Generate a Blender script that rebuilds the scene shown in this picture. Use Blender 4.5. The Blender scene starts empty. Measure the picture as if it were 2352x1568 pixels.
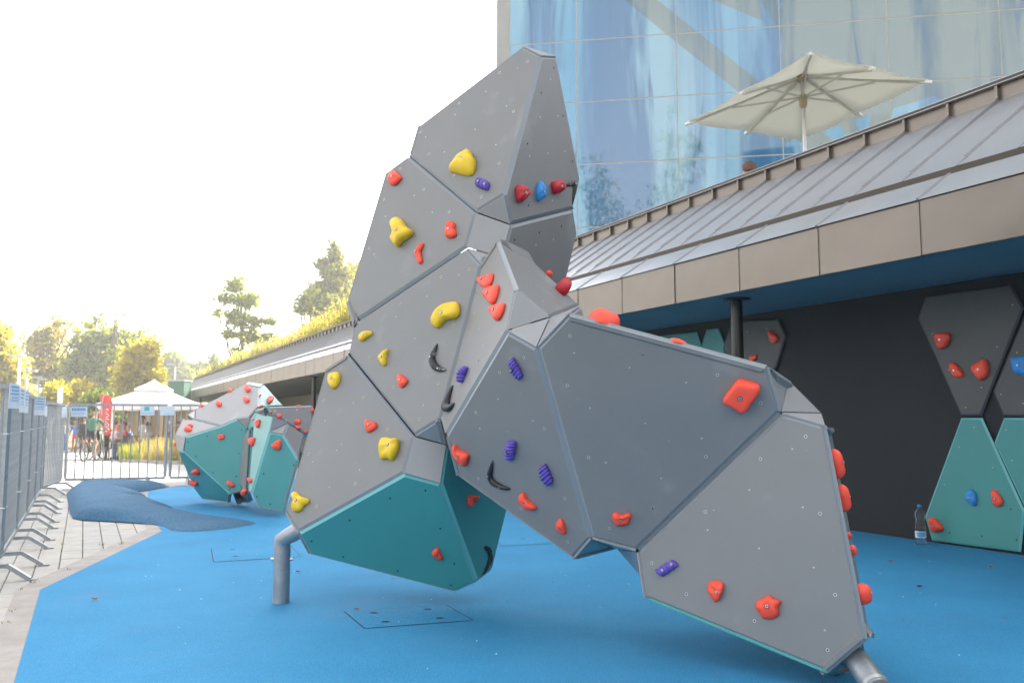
import bpy, math, random
import numpy as np
from mathutils import Vector, Matrix, noise as mnoise

random.seed(7)
scene = bpy.context.scene
COL = scene.collection

# ------------------------------------------------------------------ camera
FPX = 1898.0                 # focal length in photo pixels (2352 wide)
CAM_H = 1.05
PITCH = math.atan(178 / FPX)
cam_data = bpy.data.cameras.new('camera')
cam = bpy.data.objects.new('camera', cam_data)
COL.objects.link(cam)
cam.location = (0, 0, CAM_H)
cam.rotation_euler = (math.pi / 2 + PITCH, 0, 0)
cam_data.sensor_width = 36.0
cam_data.lens = 36.0 * FPX / 2352
cam_data.clip_start = 0.05
cam_data.clip_end = 2000
cam_data.dof.use_dof = True
cam_data.dof.focus_distance = 4.3
cam_data.dof.aperture_fstop = 5.0
scene.camera = cam

# ------------------------------------------------------------------ sky, sun, exposure
SUN_AZ = math.radians(31)      # clockwise from the view axis (+Y) towards +X
SUN_EL = math.radians(37)
world = bpy.data.worlds.new('World')
scene.world = world
world.use_nodes = True
nt = world.node_tree
nt.nodes.clear()
sky = nt.nodes.new('ShaderNodeTexSky')
sky.sky_type = 'NISHITA'
sky.sun_disc = False
sky.sun_elevation = SUN_EL
sky.sun_rotation = SUN_AZ
sky.air_density = 1.0
sky.dust_density = 4.0
sky.ozone_density = 1.0
hsv = nt.nodes.new('ShaderNodeHueSaturation')
hsv.inputs['Saturation'].default_value = 0.22      # thin white overcast of a hazy day
bg = nt.nodes.new('ShaderNodeBackground')
bg.inputs['Strength'].default_value = 0.12
wo = nt.nodes.new('ShaderNodeOutputWorld')
nt.links.new(sky.outputs[0], hsv.inputs['Color'])
nt.links.new(hsv.outputs[0], bg.inputs['Color'])
nt.links.new(bg.outputs[0], wo.inputs['Surface'])

sd = bpy.data.lights.new('sun', 'SUN')
sd.energy = 3.5
sd.angle = math.radians(0.53)
sd.color = (1.0, 0.90, 0.76)
sun = bpy.data.objects.new('sun', sd)
COL.objects.link(sun)
to_sun = Vector((math.sin(SUN_AZ) * math.cos(SUN_EL), math.cos(SUN_AZ) * math.cos(SUN_EL), math.sin(SUN_EL)))
sun.rotation_euler = (-to_sun).to_track_quat('-Z', 'Y').to_euler()

scene.view_settings.view_transform = 'Standard'
scene.view_settings.look = 'None'
scene.view_settings.gamma = 1.0
scene.view_settings.use_curve_mapping = False
scene.view_settings.exposure = 2.65
scene.cycles.max_bounces = 6
scene.cycles.diffuse_bounces = 3
scene.cycles.glossy_bounces = 3
scene.cycles.transmission_bounces = 6
scene.cycles.transparent_max_bounces = 8
scene.cycles.caustics_reflective = False
scene.cycles.caustics_refractive = False
scene.cycles.use_denoising = True

# ------------------------------------------------------------------ picture measurements -> world
CP, SP = math.cos(PITCH), math.sin(PITCH)
ZO = dict(A=(0, 550, 2.61333), B=(0, 950, 2.0714), C=(800, 80, 2.7514), D=(650, 600, 2.7514), E=(650, 1000, 2.7514),
          F=(1100, 550, 3.485), G=(1050, 850, 2.6133), H=(1500, 750, 2.8507), I=(1550, 1200, 3.0933), J=(1200, 0, 1.7294),
          K=(1400, 550, 2.0276), L=(2000, 700, 2.1786), P=(420, 930, 4.1275), Q=(0, 1080, 4.612), R=(480, 550, 3.483),
          S=(0, 760, 4.523), T=(500, 1300, 2.94), U=(2050, 1200, 3.0922), V=(150, 980, 6.5343), W=(0, 900, 7.84))

def zz(s, x, y):
    o = ZO[s]
    return ((o[0] + x / o[2]) / 1.08844, (o[1] + y / o[2]) / 1.08844)

def ray(px):
    u = (px[0] - 1176) / FPX
    v = (784 - px[1]) / FPX
    return Vector((u, CP - v * SP, SP + v * CP))

EYE = Vector((0, 0, CAM_H))

def at(px, Y):
    r = ray(px)
    return EYE + r * (Y / r.y)

def ground(px, z=0.0):
    r = ray(px)
    return EYE + r * ((z - CAM_H) / r.z)

def onplane(px, p0, n):
    r = ray(px)
    return EYE + r * ((p0 - EYE).dot(n) / r.dot(n))

# ------------------------------------------------------------------ objects
def thing(name, label, cat, loc=(0, 0, 0), group=None, rotz=0.0):
    o = bpy.data.objects.new(name, None)
    COL.objects.link(o)
    o.location = loc
    o.rotation_euler = (0, 0, rotz)
    o.empty_display_size = 0.1
    return tag(o, label, cat, group)

def tag(o, label=None, cat=None, group=None, kind=None):
    if label: o['label'] = label
    if cat: o['category'] = cat
    if group: o['group'] = group
    if kind: o['kind'] = kind
    return o

def origin_of(o):
    v = Vector((0, 0, 0))
    while o is not None:
        v += o.location
        o = o.parent
    return v

class MB:
    """collects faces; build() links them as one mesh object (coordinates are world coordinates unless local)"""
    def __init__(self):
        self.v = []; self.f = []; self.m = []; self.s = []
    def add(self, vs, fs, mi=0, smooth=False):
        b = len(self.v)
        self.v += [tuple(p) for p in vs]
        for f in fs:
            self.f.append([i + b for i in f]); self.m.append(mi); self.s.append(smooth)
        return self
    def quad(self, a, b, c, d_, mi=0):
        return self.add([a, b, c, d_], [(0, 1, 2, 3)], mi)
    def obox(self, c, ax, ay, az, mi=0):
        c = Vector(c); ax = Vector(ax); ay = Vector(ay); az = Vector(az)
        vs = [c + ax * x + ay * y + az * z for z in (-1, 1) for y in (-1, 1) for x in (-1, 1)]
        return self.add(vs, [(0, 2, 3, 1), (4, 5, 7, 6), (0, 1, 5, 4), (2, 6, 7, 3), (0, 4, 6, 2), (1, 3, 7, 5)], mi)
    def box(self, x0, x1, y0, y1, z0, z1, mi=0):
        return self.obox(((x0 + x1) / 2, (y0 + y1) / 2, (z0 + z1) / 2), ((x1 - x0) / 2, 0, 0), (0, (y1 - y0) / 2, 0), (0, 0, (z1 - z0) / 2), mi)
    def bar(self, a, b, w, h=None, mi=0, up=(0, 0, 1)):
        a = Vector(a); b = Vector(b); h = h or w
        d_ = (b - a); u = Vector(up)
        if abs(d_.normalized().dot(u)) > 0.98: u = Vector((1, 0, 0))
        s = d_.cross(u).normalized(); t = s.cross(d_).normalized()
        return self.obox((a + b) / 2, d_ / 2, s * (w / 2), t * (h / 2), mi)
    def tube(self, pts, rad, n=10, mi=0, cap=True, smooth=True):
        pts = [Vector(p) for p in pts]
        if not isinstance(rad, (list, tuple)): rad = [rad] * len(pts)
        vs = []; fs = []
        prev = None
        for i, p in enumerate(pts):
            if i == 0: t = pts[1] - p
            elif i == len(pts) - 1: t = p - pts[i - 1]
            else: t = (pts[i + 1] - p).normalized() + (p - pts[i - 1]).normalized()
            t.normalize()
            if prev is None:
                u = Vector((0, 0, 1)) if abs(t.z) < 0.9 else Vector((1, 0, 0))
                a = t.cross(u).normalized()
            else:
                a = (prev - t * prev.dot(t)).normalized()
            prev = a
            b = t.cross(a)
            for k in range(n):
                an = 2 * math.pi * k / n
                vs.append(p + (a * math.cos(an) + b * math.sin(an)) * rad[i])
        for i in range(len(pts) - 1):
            for k in range(n):
                k2 = (k + 1) % n
                fs.append((i * n + k, i * n + k2, (i + 1) * n + k2, (i + 1) * n + k))
        self.add(vs, fs, mi, smooth)
        if cap:
            self.add([vs[k] for k in range(n)], [tuple(reversed(range(n)))], mi)
            self.add([vs[(len(pts) - 1) * n + k] for k in range(n)], [tuple(range(n))], mi)
        return self
    def lathe(self, c, prof, n=16, mi=0, smooth=True):
        c = Vector(c)
        vs = []; fs = []
        for r, z in prof:
            for k in range(n):
                an = 2 * math.pi * k / n
                vs.append(c + Vector((r * math.cos(an), r * math.sin(an), z)))
        for i in range(len(prof) - 1):
            for k in range(n):
                k2 = (k + 1) % n
                fs.append((i * n + k, i * n + k2, (i + 1) * n + k2, (i + 1) * n + k))
        fs.append(tuple(reversed(range(n))))
        fs.append(tuple((len(prof) - 1) * n + k for k in range(n)))
        return self.add(vs, fs, mi, smooth)
    def mesh(self, name, mats, org=(0, 0, 0)):
        me = bpy.data.meshes.new(name)
        o = Vector(org)
        me.from_pydata([tuple(Vector(p) - o) for p in self.v], [], self.f)
        for m in (mats if isinstance(mats, (list, tuple)) else [mats]): me.materials.append(m)
        me.polygons.foreach_set('material_index', self.m)
        me.polygons.foreach_set('use_smooth', self.s)
        me.update()
        return me
    def build(self, name, mats, parent=None, org=None):
        base = origin_of(parent) if parent is not None else Vector((0, 0, 0))
        if org is None: org = base
        me = self.mesh(name, mats, org)
        o = bpy.data.objects.new(name, me)
        COL.objects.link(o)
        if parent is not None: o.parent = parent
        o.location = Vector(org) - base
        return o

def inst(name, me, parent, loc, rot=None, scale=None):
    o = bpy.data.objects.new(name, me)
    COL.objects.link(o)
    if parent is not None: o.parent = parent
    o.location = loc
    if rot is not None: o.rotation_euler = rot
    if scale is not None: o.scale = scale
    return o

# ------------------------------------------------------------------ materials
def mat(name, col, rough=0.6, var=0.08, scale=6.0, bump=0.0, bscale=60.0, metal=0.0, spec=0.5, col2=None, trans=0.0,
        stretch=(1, 1, 1), coat=0.0, specks=None, speck_scale=90.0, speck_at=0.72, rvar=0.0, blotch=None, coord='Object', grain=None):
    m = bpy.data.materials.new(name)
    m.use_nodes = True
    t = m.node_tree
    L = t.links.new
    b = t.nodes['Principled BSDF']
    b.inputs['Roughness'].default_value = rough
    b.inputs['Metallic'].default_value = metal
    b.inputs['Specular IOR Level'].default_value = spec
    b.inputs['Coat Weight'].default_value = coat
    tc = t.nodes.new('ShaderNodeTexCoord')
    mp = t.nodes.new('ShaderNodeMapping')
    mp.inputs['Scale'].default_value = stretch
    if coord == 'World':
        geo = t.nodes.new('ShaderNodeNewGeometry')
        L(geo.outputs['Position'], mp.inputs['Vector'])
    else:
        L(tc.outputs['Object'], mp.inputs['Vector'])
    n1 = t.nodes.new('ShaderNodeTexNoise')
    n1.inputs['Scale'].default_value = scale
    n1.inputs['Detail'].default_value = 5
    n1.inputs['Roughness'].default_value = 0.6
    L(mp.outputs[0], n1.inputs['Vector'])
    ramp = t.nodes.new('ShaderNodeValToRGB')
    c2 = col2 if col2 else tuple(min(1, c * (1 + var)) for c in col)
    c1 = col if col2 else tuple(c * (1 - var) for c in col)
    ramp.color_ramp.elements[0].position = 0.3
    ramp.color_ramp.elements[1].position = 0.7
    ramp.color_ramp.elements[0].color = (*c1, 1)
    ramp.color_ramp.elements[1].color = (*c2, 1)
    L(n1.outputs['Fac'], ramp.inputs['Fac'])
    out = ramp.outputs['Color']
    def over(out, colr, sc, thr, width=0.04, detail=3, amount=1.0):
        n = t.nodes.new('ShaderNodeTexNoise')
        n.inputs['Scale'].default_value = sc
        n.inputs['Detail'].default_value = detail
        L(mp.outputs[0], n.inputs['Vector'])
        r = t.nodes.new('ShaderNodeMapRange')
        r.inputs['From Min'].default_value = thr
        r.inputs['From Max'].default_value = thr + width
        r.inputs['To Max'].default_value = amount
        L(n.outputs['Fac'], r.inputs['Value'])
        mx = t.nodes.new('ShaderNodeMix')
        mx.data_type = 'RGBA'
        L(r.outputs[0], mx.inputs['Factor'])
        L(out, mx.inputs['A'])
        mx.inputs['B'].default_value = (*colr, 1)
        return mx.outputs['Result']
    if grain:
        out = over(out, grain[0], grain[2], 0.56, 0.10, 2, 0.5)
        out = over(out, grain[1], grain[2] * 0.83, 0.58, 0.10, 2, 0.6)
    if blotch: out = over(out, blotch[0], blotch[1], blotch[2], blotch[3], 6, blotch[4])
    if specks: out = over(out, specks, speck_scale, speck_at)
    L(out, b.inputs['Base Color'])
    if rvar:
        r = t.nodes.new('ShaderNodeMapRange')
        r.inputs['To Min'].default_value = max(0.02, rough - rvar)
        r.inputs['To Max'].default_value = min(1, rough + rvar)
        L(n1.outputs['Fac'], r.inputs['Value'])
        L(r.outputs[0], b.inputs['Roughness'])
    if bump:
        n2 = t.nodes.new('ShaderNodeTexNoise')
        n2.inputs['Scale'].default_value = bscale
        n2.inputs['Detail'].default_value = 3
        L(mp.outputs[0], n2.inputs['Vector'])
        bp = t.nodes.new('ShaderNodeBump')
        bp.inputs['Strength'].default_value = bump
        bp.inputs['Distance'].default_value = 0.01
        L(n2.outputs['Fac'], bp.inputs['Height'])
        L(bp.outputs[0], b.inputs['Normal'])
    if trans:
        b.inputs['Transmission Weight'].default_value = trans
    return m

def leaf_mat(name, col, tl=0.5, tcol=None):
    m = bpy.data.materials.new(name)
    m.use_nodes = True
    t = m.node_tree
    t.nodes.remove(t.nodes['Principled BSDF'])
    o = t.nodes['Material Output']
    d_ = t.nodes.new('ShaderNodeBsdfDiffuse')
    tr = t.nodes.new('ShaderNodeBsdfTranslucent')
    mx = t.nodes.new('ShaderNodeMixShader')
    d_.inputs['Color'].default_value = (*col, 1)
    tr.inputs['Color'].default_value = (*tcol, 1) if tcol else (min(1, col[0] * 1.5), min(1, col[1] * 1.35), col[2] * 0.7, 1)
    mx.inputs[0].default_value = tl
    t.links.new(d_.outputs[0], mx.inputs[1]); t.links.new(tr.outputs[0], mx.inputs[2])
    t.links.new(mx.outputs[0], o.inputs['Surface'])
    return m

M = {}
CHALK = (0.62, 0.62, 0.62)
M['grey'] = mat('grey_panel', (0.202, 0.200, 0.200), 0.42, 0.06, 1.6, 0.06, 500, rvar=0.08, blotch=(CHALK, 3.2, 0.62, 0.22, 0.22), specks=CHALK, speck_scale=60, speck_at=0.76)
M['grey_sheet'] = mat('grey_sheet', (0.30, 0.30, 0.31), 0.38, 0.05, 2.0, 0.03, 400, rvar=0.06)
M['edge_grey'] = mat('cut_edge_grey', (0.25, 0.27, 0.295), 0.4, 0.04, 3)
M['edge_teal'] = mat('cut_edge_teal', (0.13, 0.43, 0.43), 0.4, 0.04, 3)
M['edge_dark'] = mat('cut_edge_dark', (0.05, 0.05, 0.055), 0.5, 0.04, 3)
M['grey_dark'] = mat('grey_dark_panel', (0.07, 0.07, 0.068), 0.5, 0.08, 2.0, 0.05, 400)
M['teal'] = mat('teal_panel', (0.058, 0.295, 0.295), 0.42, 0.05, 1.6, 0.04, 500, rvar=0.06, blotch=((0.12, 0.30, 0.32), 6.0, 0.66, 0.2, 0.25))
M['teal_light'] = mat('mint_panel', (0.20, 0.42, 0.40), 0.42, 0.05, 1.6, 0.04, 500)
M['teal_wall'] = mat('wall_teal_panel', (0.06, 0.27, 0.25), 0.5, 0.05, 1.6, 0.04, 500)
def hold_mat(n, c, rough=0.5, chalk=0.0):
    return mat(n, c, rough, 0.07, 14, 0.22, 260, blotch=((0.7, 0.7, 0.7), 26, 0.62, 0.12, chalk) if chalk else None)
M['h_red'] = hold_mat('hold_red', (0.95, 0.082, 0.04))
M['h_crimson'] = hold_mat('hold_crimson', (0.48, 0.012, 0.025))
M['h_yellow'] = hold_mat('hold_yellow', (0.80, 0.53, 0.018))
M['h_purple'] = hold_mat('hold_purple', (0.115, 0.07, 0.42), 0.5, 0.22)
M['h_blue'] = hold_mat('hold_blue', (0.03, 0.25, 0.62))
M['h_black'] = hold_mat('hold_black', (0.012, 0.013, 0.016), 0.3, 0.4)
M['steel'] = mat('bolt_steel', (0.62, 0.62, 0.62), 0.32, 0.1, 20, metal=0.9)
M['zinc'] = mat('zinc_ring', (0.52, 0.52, 0.51), 0.5, 0.1, 20, metal=0.3)
M['brass'] = mat('brass_ring', (0.50, 0.42, 0.24), 0.5, 0.1, 20, metal=0.3)  # galvanised steel; yellowish reflection on the tower rings painted into the colour
M['hole'] = mat('hole_dark', (0.008, 0.008, 0.008), 0.8, 0)
M['galv'] = mat('galvanised_pipe', (0.34, 0.35, 0.37), 0.42, 0.16, 18, 0.05, 120, metal=0.55, rvar=0.1)
M['rubber'] = mat('blue_rubber', (0.017, 0.232, 0.455), 0.85, 0.14, 1.3, 0.7, 240, col2=(0.028, 0.285, 0.54), specks=(0.42, 0.50, 0.58), speck_scale=75, speck_at=0.80,
                  blotch=((0.085, 0.25, 0.44), 1.7, 0.56, 0.3, 0.5), grain=((0.006, 0.11, 0.25), (0.09, 0.42, 0.66), 150), coord='World')
M['rubber_dark'] = mat('dark_blue_rubber', (0.018, 0.075, 0.15), 0.9, 0.2, 38, 1.0, 60, col2=(0.045, 0.16, 0.28), grain=((0.006, 0.03, 0.07), (0.10, 0.22, 0.34), 110), coord='World')
M['groove'] = mat('cut_groove', (0.01, 0.03, 0.08), 0.9, 0.1)
M['slab'] = mat('pale_paver', (0.40, 0.385, 0.36), 0.85, 0.1, 5, 0.3, 120, blotch=((0.30, 0.28, 0.25), 3.0, 0.55, 0.25, 0.4), coord='World')
M['slab2'] = mat('pale_paver_warm', (0.43, 0.405, 0.365), 0.85, 0.1, 5, 0.3, 120, blotch=((0.31, 0.29, 0.26), 3.0, 0.55, 0.25, 0.4), coord='World')
M['joint'] = mat('joint_sand', (0.13, 0.115, 0.09), 0.95, 0.25, 20, 0.4, 90, coord='World')
M['kerb'] = mat('kerb_concrete', (0.35, 0.315, 0.285), 0.9, 0.15, 7, 0.4, 110, blotch=((0.42, 0.39, 0.37), 2.5, 0.5, 0.2, 0.6), coord='World')
M['path'] = mat('path_paving', (0.31, 0.30, 0.28), 0.9, 0.1, 2.0, 0.2, 60, coord='World')
M['earth'] = mat('park_ground', (0.12, 0.13, 0.05), 0.95, 0.3, 0.5, 0.4, 20, coord='World')
M['fence'] = mat('galvanised_fence', (0.33, 0.355, 0.375), 0.5, 0.14, 25, 0.05, 100, metal=0.4)
M['sign'] = mat('sign_white', (0.66, 0.72, 0.78), 0.5, 0.05, 10)
M['print_blue'] = mat('print_blue', (0.10, 0.35, 0.66), 0.6, 0.15, 40)
M['print_teal'] = mat('print_teal', (0.10, 0.48, 0.50), 0.6, 0.1, 40)
M['zip'] = mat('zip_tie', (0.7, 0.72, 0.74), 0.5, 0.05)
M['bronze'] = mat('bronze_sheet', (0.195, 0.165, 0.138), 0.34, 0.10, 1.3, 0.14, 4, metal=0.65, rvar=0.08)
M['zincroof'] = mat('zinc_roof', (0.395, 0.395, 0.41), 0.36, 0.08, 1.5, 0.1, 5, metal=0.6, rvar=0.08)
M['gutter'] = mat('gutter_dark', (0.055, 0.04, 0.025), 0.6, 0.1)
M['soffit'] = mat('soffit_grey', (0.22, 0.235, 0.25), 0.7, 0.06, 2)
M['wall_dark'] = mat('charcoal_wall', (0.014, 0.015, 0.016), 0.75, 0.12, 1.3, 0.15, 140)
M['black_metal'] = mat('black_metal', (0.018, 0.016, 0.014), 0.35, 0.1, 8)
M['concrete'] = mat('tower_concrete', (0.36, 0.35, 0.335), 0.85, 0.08, 3, 0.15, 30)
M['canvas'] = leaf_mat('cream_canvas', (0.86, 0.84, 0.77), 0.55, (0.88, 0.86, 0.77))
M['white_canvas'] = mat('white_canvas', (0.80, 0.78, 0.76), 0.8, 0.03, 3)
M['alu'] = mat('aluminium_pole', (0.55, 0.54, 0.52), 0.4, 0.05, 10, metal=0.6)
M['rib'] = mat('umbrella_rib', (0.62, 0.60, 0.54), 0.5, 0.05)
M['beige'] = mat('beige_strut', (0.45, 0.36, 0.22), 0.6, 0.05)
M['skin'] = mat('skin', (0.42, 0.22, 0.15), 0.55, 0.08, 9)
M['hair'] = mat('hair_brown', (0.10, 0.04, 0.02), 0.6, 0.2, 50)
M['hair_dark'] = mat('hair_dark', (0.02, 0.015, 0.012), 0.6, 0.2, 50)
M['hair_grey'] = mat('hair_grey', (0.4, 0.38, 0.36), 0.6, 0.2, 50)
M['c_green'] = mat('cloth_green', (0.04, 0.13, 0.08), 0.9, 0.1)
M['c_lime'] = mat('cloth_pale_green', (0.42, 0.48, 0.25), 0.9, 0.1)
M['c_black'] = mat('cloth_black', (0.014, 0.014, 0.016), 0.9, 0.1)
M['c_white'] = mat('cloth_white', (0.7, 0.7, 0.7), 0.9, 0.05)
M['c_red'] = mat('cloth_red', (0.6, 0.04, 0.04), 0.9, 0.1)
M['c_blue'] = mat('cloth_blue', (0.05, 0.14, 0.45), 0.9, 0.1)
M['c_plaid'] = mat('cloth_plaid', (0.45, 0.42, 0.46), 0.9, 0.35, 30)
M['flag_red'] = mat('flag_red', (0.72, 0.06, 0.06), 0.8, 0.04)
M['box_green'] = mat('box_green', (0.035, 0.12, 0.085), 0.6, 0.06)
M['white_paint'] = mat('white_paint', (0.75, 0.74, 0.72), 0.6, 0.03)
M['post_grey'] = mat('post_grey', (0.42, 0.42, 0.42), 0.5, 0.05)
M['bark'] = mat('bark', (0.10, 0.07, 0.045), 0.95, 0.3, 8, 0.5, 30)
M['dryleaf'] = mat('dry_leaf', (0.30, 0.12, 0.05), 0.8, 0.25, 40)
M['wineleaf'] = mat('wine_leaf', (0.12, 0.02, 0.06), 0.7, 0.25, 40)
M['rubber_tyre'] = mat('tyre', (0.015, 0.015, 0.015), 0.8, 0.1)
M['wood'] = mat('pavilion_wood', (0.40, 0.29, 0.16), 0.8, 0.15, 3, stretch=(1, 1, 0.2))
M['l_green'] = leaf_mat('leaf_green', (0.16, 0.22, 0.045))
M['l_dark'] = leaf_mat('leaf_dark', (0.075, 0.11, 0.035), 0.4)
M['l_yellow'] = leaf_mat('leaf_yellow', (0.38, 0.33, 0.035), 0.6)
M['l_olive'] = leaf_mat('leaf_olive', (0.22, 0.19, 0.05), 0.5)
M['l_mid'] = leaf_mat('leaf_mid', (0.22, 0.25, 0.05), 0.55)
M['l_blue'] = leaf_mat('leaf_bluegreen', (0.16, 0.20, 0.12), 0.45)
M['l_needle'] = leaf_mat('needle', (0.13, 0.14, 0.06), 0.4)
M['g_straw'] = leaf_mat('grass_straw', (0.36, 0.31, 0.16), 0.45)
M['g_green'] = leaf_mat('grass_green', (0.22, 0.26, 0.07), 0.45)
M['g_pink'] = leaf_mat('grass_plume', (0.38, 0.27, 0.18), 0.4)

# ------------------------------------------------------------------ ground
ANG = math.radians(27.3)
DIR = Vector((-math.sin(ANG), math.cos(ANG), 0))     # along the low building
NOR = Vector((math.cos(ANG), math.sin(ANG), 0))      # towards the low building

def W(s, t, z=0.0):
    return DIR * s + NOR * t + Vector((0, 0, z))

def ST(p):
    return (p[0] * DIR.x + p[1] * DIR.y, p[0] * NOR.x + p[1] * NOR.y)

def gz(y):
    if y < 13.6: return 0.0
    return -0.5 * min(1.0, (y - 13.6) / 20.0)

def grid_st(name, s0, s1, ns, t0, t1, nt_, dz, m, kind='structure'):
    b = MB()
    vs = []; fs = []
    for i in range(ns + 1):
        for j in range(nt_ + 1):
            p = W(s0 + (s1 - s0) * i / ns, t0 + (t1 - t0) * j / nt_)
            vs.append((p.x, p.y, gz(p.y) + dz))
    for i in range(ns):
        for j in range(nt_):
            a = i * (nt_ + 1) + j
            fs.append((a, a + 1, a + nt_ + 2, a + nt_ + 1))
    b.add(vs, fs)
    o = b.build(name, m)
    if kind: tag(o, kind=kind)
    return o

def ground_sheet():
    ys = [-120, -40, -10, 0, 8, 13.6, 16, 20, 24, 28, 33.6, 45, 70, 120, 250, 420]
    xs = [-400, -120, -40, -12, 0, 12, 40, 120, 400]
    vs = [(x, y, gz(y) - 0.06) for y in ys for x in xs]
    n = len(xs)
    fs = [(j * n + i, j * n + i + 1, (j + 1) * n + i + 1, (j + 1) * n + i) for j in range(len(ys) - 1) for i in range(n - 1)]
    return tag(MB().add(vs, fs).build('ground', M['earth']), kind='structure')
ground_sheet()

def path_material():
    m = M['path']
    t = m.node_tree
    b = t.nodes['Principled BSDF']
    geo = t.nodes.new('ShaderNodeNewGeometry')
    mp = t.nodes.new('ShaderNodeMapping')
    mp.inputs['Rotation'].default_value = (0, 0, -ANG)
    br = t.nodes.new('ShaderNodeTexBrick')
    br.offset = 0.5
    br.inputs['Scale'].default_value = 1.0
    br.inputs['Mortar Size'].default_value = 0.008
    br.inputs['Brick Width'].default_value = 0.45
    br.inputs['Row Height'].default_value = 0.40
    br.inputs['Color1'].default_value = (0.93, 0.93, 0.93, 1)
    br.inputs['Color2'].default_value = (1, 1, 1, 1)
    br.inputs['Mortar'].default_value = (0.62, 0.6, 0.56, 1)
    t.links.new(geo.outputs['Position'], mp.inputs['Vector'])
    t.links.new(mp.outputs[0], br.inputs['Vector'])
    src = b.inputs['Base Color'].links[0].from_socket
    mx = t.nodes.new('ShaderNodeMix'); mx.data_type = 'RGBA'; mx.blend_type = 'MULTIPLY'
    mx.inputs['Factor'].default_value = 1.0
    t.links.new(src, mx.inputs['A']); t.links.new(br.outputs['Color'], mx.inputs['B'])
    t.links.new(mx.outputs['Result'], b.inputs['Base Color'])
path_material()

pavement = grid_st('pavement', -8, 12.6, 10, -1.20, 4, 4, -0.014, M['joint'])
grid_st('path', -12, 12.6, 24, -9, -1.166, 4, 0.0, M['path'])
grid_st('path', 12.602, 48, 30, -9, 4.9, 8, 0.0, M['path'])

# blue rubber floor
BL = [W(-9, -0.262), W(5.95, -0.262), Vector((-2.9, 5.2, 0)), Vector((-3.28, 7.88, 0)), Vector((-4.2, 9.6, 0)), Vector((-5.30, 12.2, 0)), Vector((-5.18, 13.25, 0))]
BL[1] = Vector((-2.9, 5.2, 0)); del BL[2]
BR = [Vector(p) for p in (W(14.6, 2.2), W(16.2, 6.47), W(-9, 6.47))]
BLUE = BL + BR
def inpoly(p, poly):
    c = False
    j = len(poly) - 1
    for i in range(len(poly)):
        a, b = poly[i], poly[j]
        if (a.y > p[1]) != (b.y > p[1]) and p[0] < (b.x - a.x) * (p[1] - a.y) / (b.y - a.y) + a.x: c = not c
        j = i
    return c
tag(MB().add([(p.x, p.y, 0.008) for p in BLUE], [tuple(range(len(BLUE)))]).build('rubber_floor', M['rubber']), kind='structure')

# pale concrete kerb strip along the blue floor
KI = [W(-9, -0.262), Vector((-2.9, 5.2, 0)), Vector((-3.28, 7.88, 0)), Vector((-3.6, 8.6, 0))]
KO = [W(-9, -0.40), Vector((-3.07, 5.24, 0)), Vector((-3.50, 8.05, 0)), Vector((-3.85, 8.75, 0))]
kb = MB()
for i in range(3):
    kb.add([(p.x, p.y, 0.004) for p in (KO[i], KI[i], KI[i + 1], KO[i + 1])], [(0, 1, 2, 3)])
tag(kb.build('kerb_strip', M['kerb']), kind='structure')
K2a = [W(14.55, 2.2), W(13.35, -0.3), W(13.25, -0.3), W(14.45, 2.2)]
tag(MB().add([(p.x, p.y, 0.004) for p in (Vector((-5.42, 13.3, 0)), Vector((-5.1, 13.2, 0)), W(14.75, 2.2), W(14.95, 2.2))], [(0, 1, 2, 3)]).build('kerb_strip', M['kerb']), kind='structure')

# paving slabs, one by one
SW, SL = 0.150, 0.42
slab_meshes = []
rs = random.Random(3)
for k in range(6):
    b = MB()
    hx, hy, c, h = SL / 2 - 0.003, SW / 2 - 0.003, 0.004, 0.03
    lo = [(-hx, -hy, -h), (hx, -hy, -h), (hx, hy, -h), (-hx, hy, -h)]
    mi = [(-hx, -hy, -c), (hx, -hy, -c), (hx, hy, -c), (-hx, hy, -c)]
    to = [(-hx + c, -hy + c, 0), (hx - c, -hy + c, 0), (hx - c, hy - c, 0), (-hx + c, hy - c, 0)]
    b.add(lo + mi + to, [(0, 1, 5, 4), (1, 2, 6, 5), (2, 3, 7, 6), (3, 0, 4, 7), (4, 5, 9, 8), (5, 6, 10, 9), (6, 7, 11, 10), (7, 4, 8, 11), (8, 9, 10, 11)])
    slab_meshes.append(b.mesh('paving_slab', M['slab'] if k % 2 else M['slab2']))
n_slab = 0
cells = []
for i in range(0, 24):
    for j in range(-6, 9):
        t = -0.262 + (j + 0.5) * SW
        s = 3.0 + (i + 0.5) * SL
        if s > 12.5: continue
        cs = [W(s + ds, t + dt) for ds in (-SL / 2, SL / 2) for dt in (-SW / 2, SW / 2)]
        if all(inpoly(c, BLUE) for c in cs): continue
        if t > 1.3: continue
        if j > -1 and s < 5.6: continue
        cells.append((s, t))
cells.sort(key=lambda q: q[0])
for s, t in cells[:295]:
    p = W(s, t, -0.001 * rs.random())
    inst('paving_slab', slab_meshes[rs.randrange(6)], pavement, p, (rs.uniform(-.004, .004), rs.uniform(-.004, .004), math.pi / 2 + ANG + rs.uniform(-.004, .004)))

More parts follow.
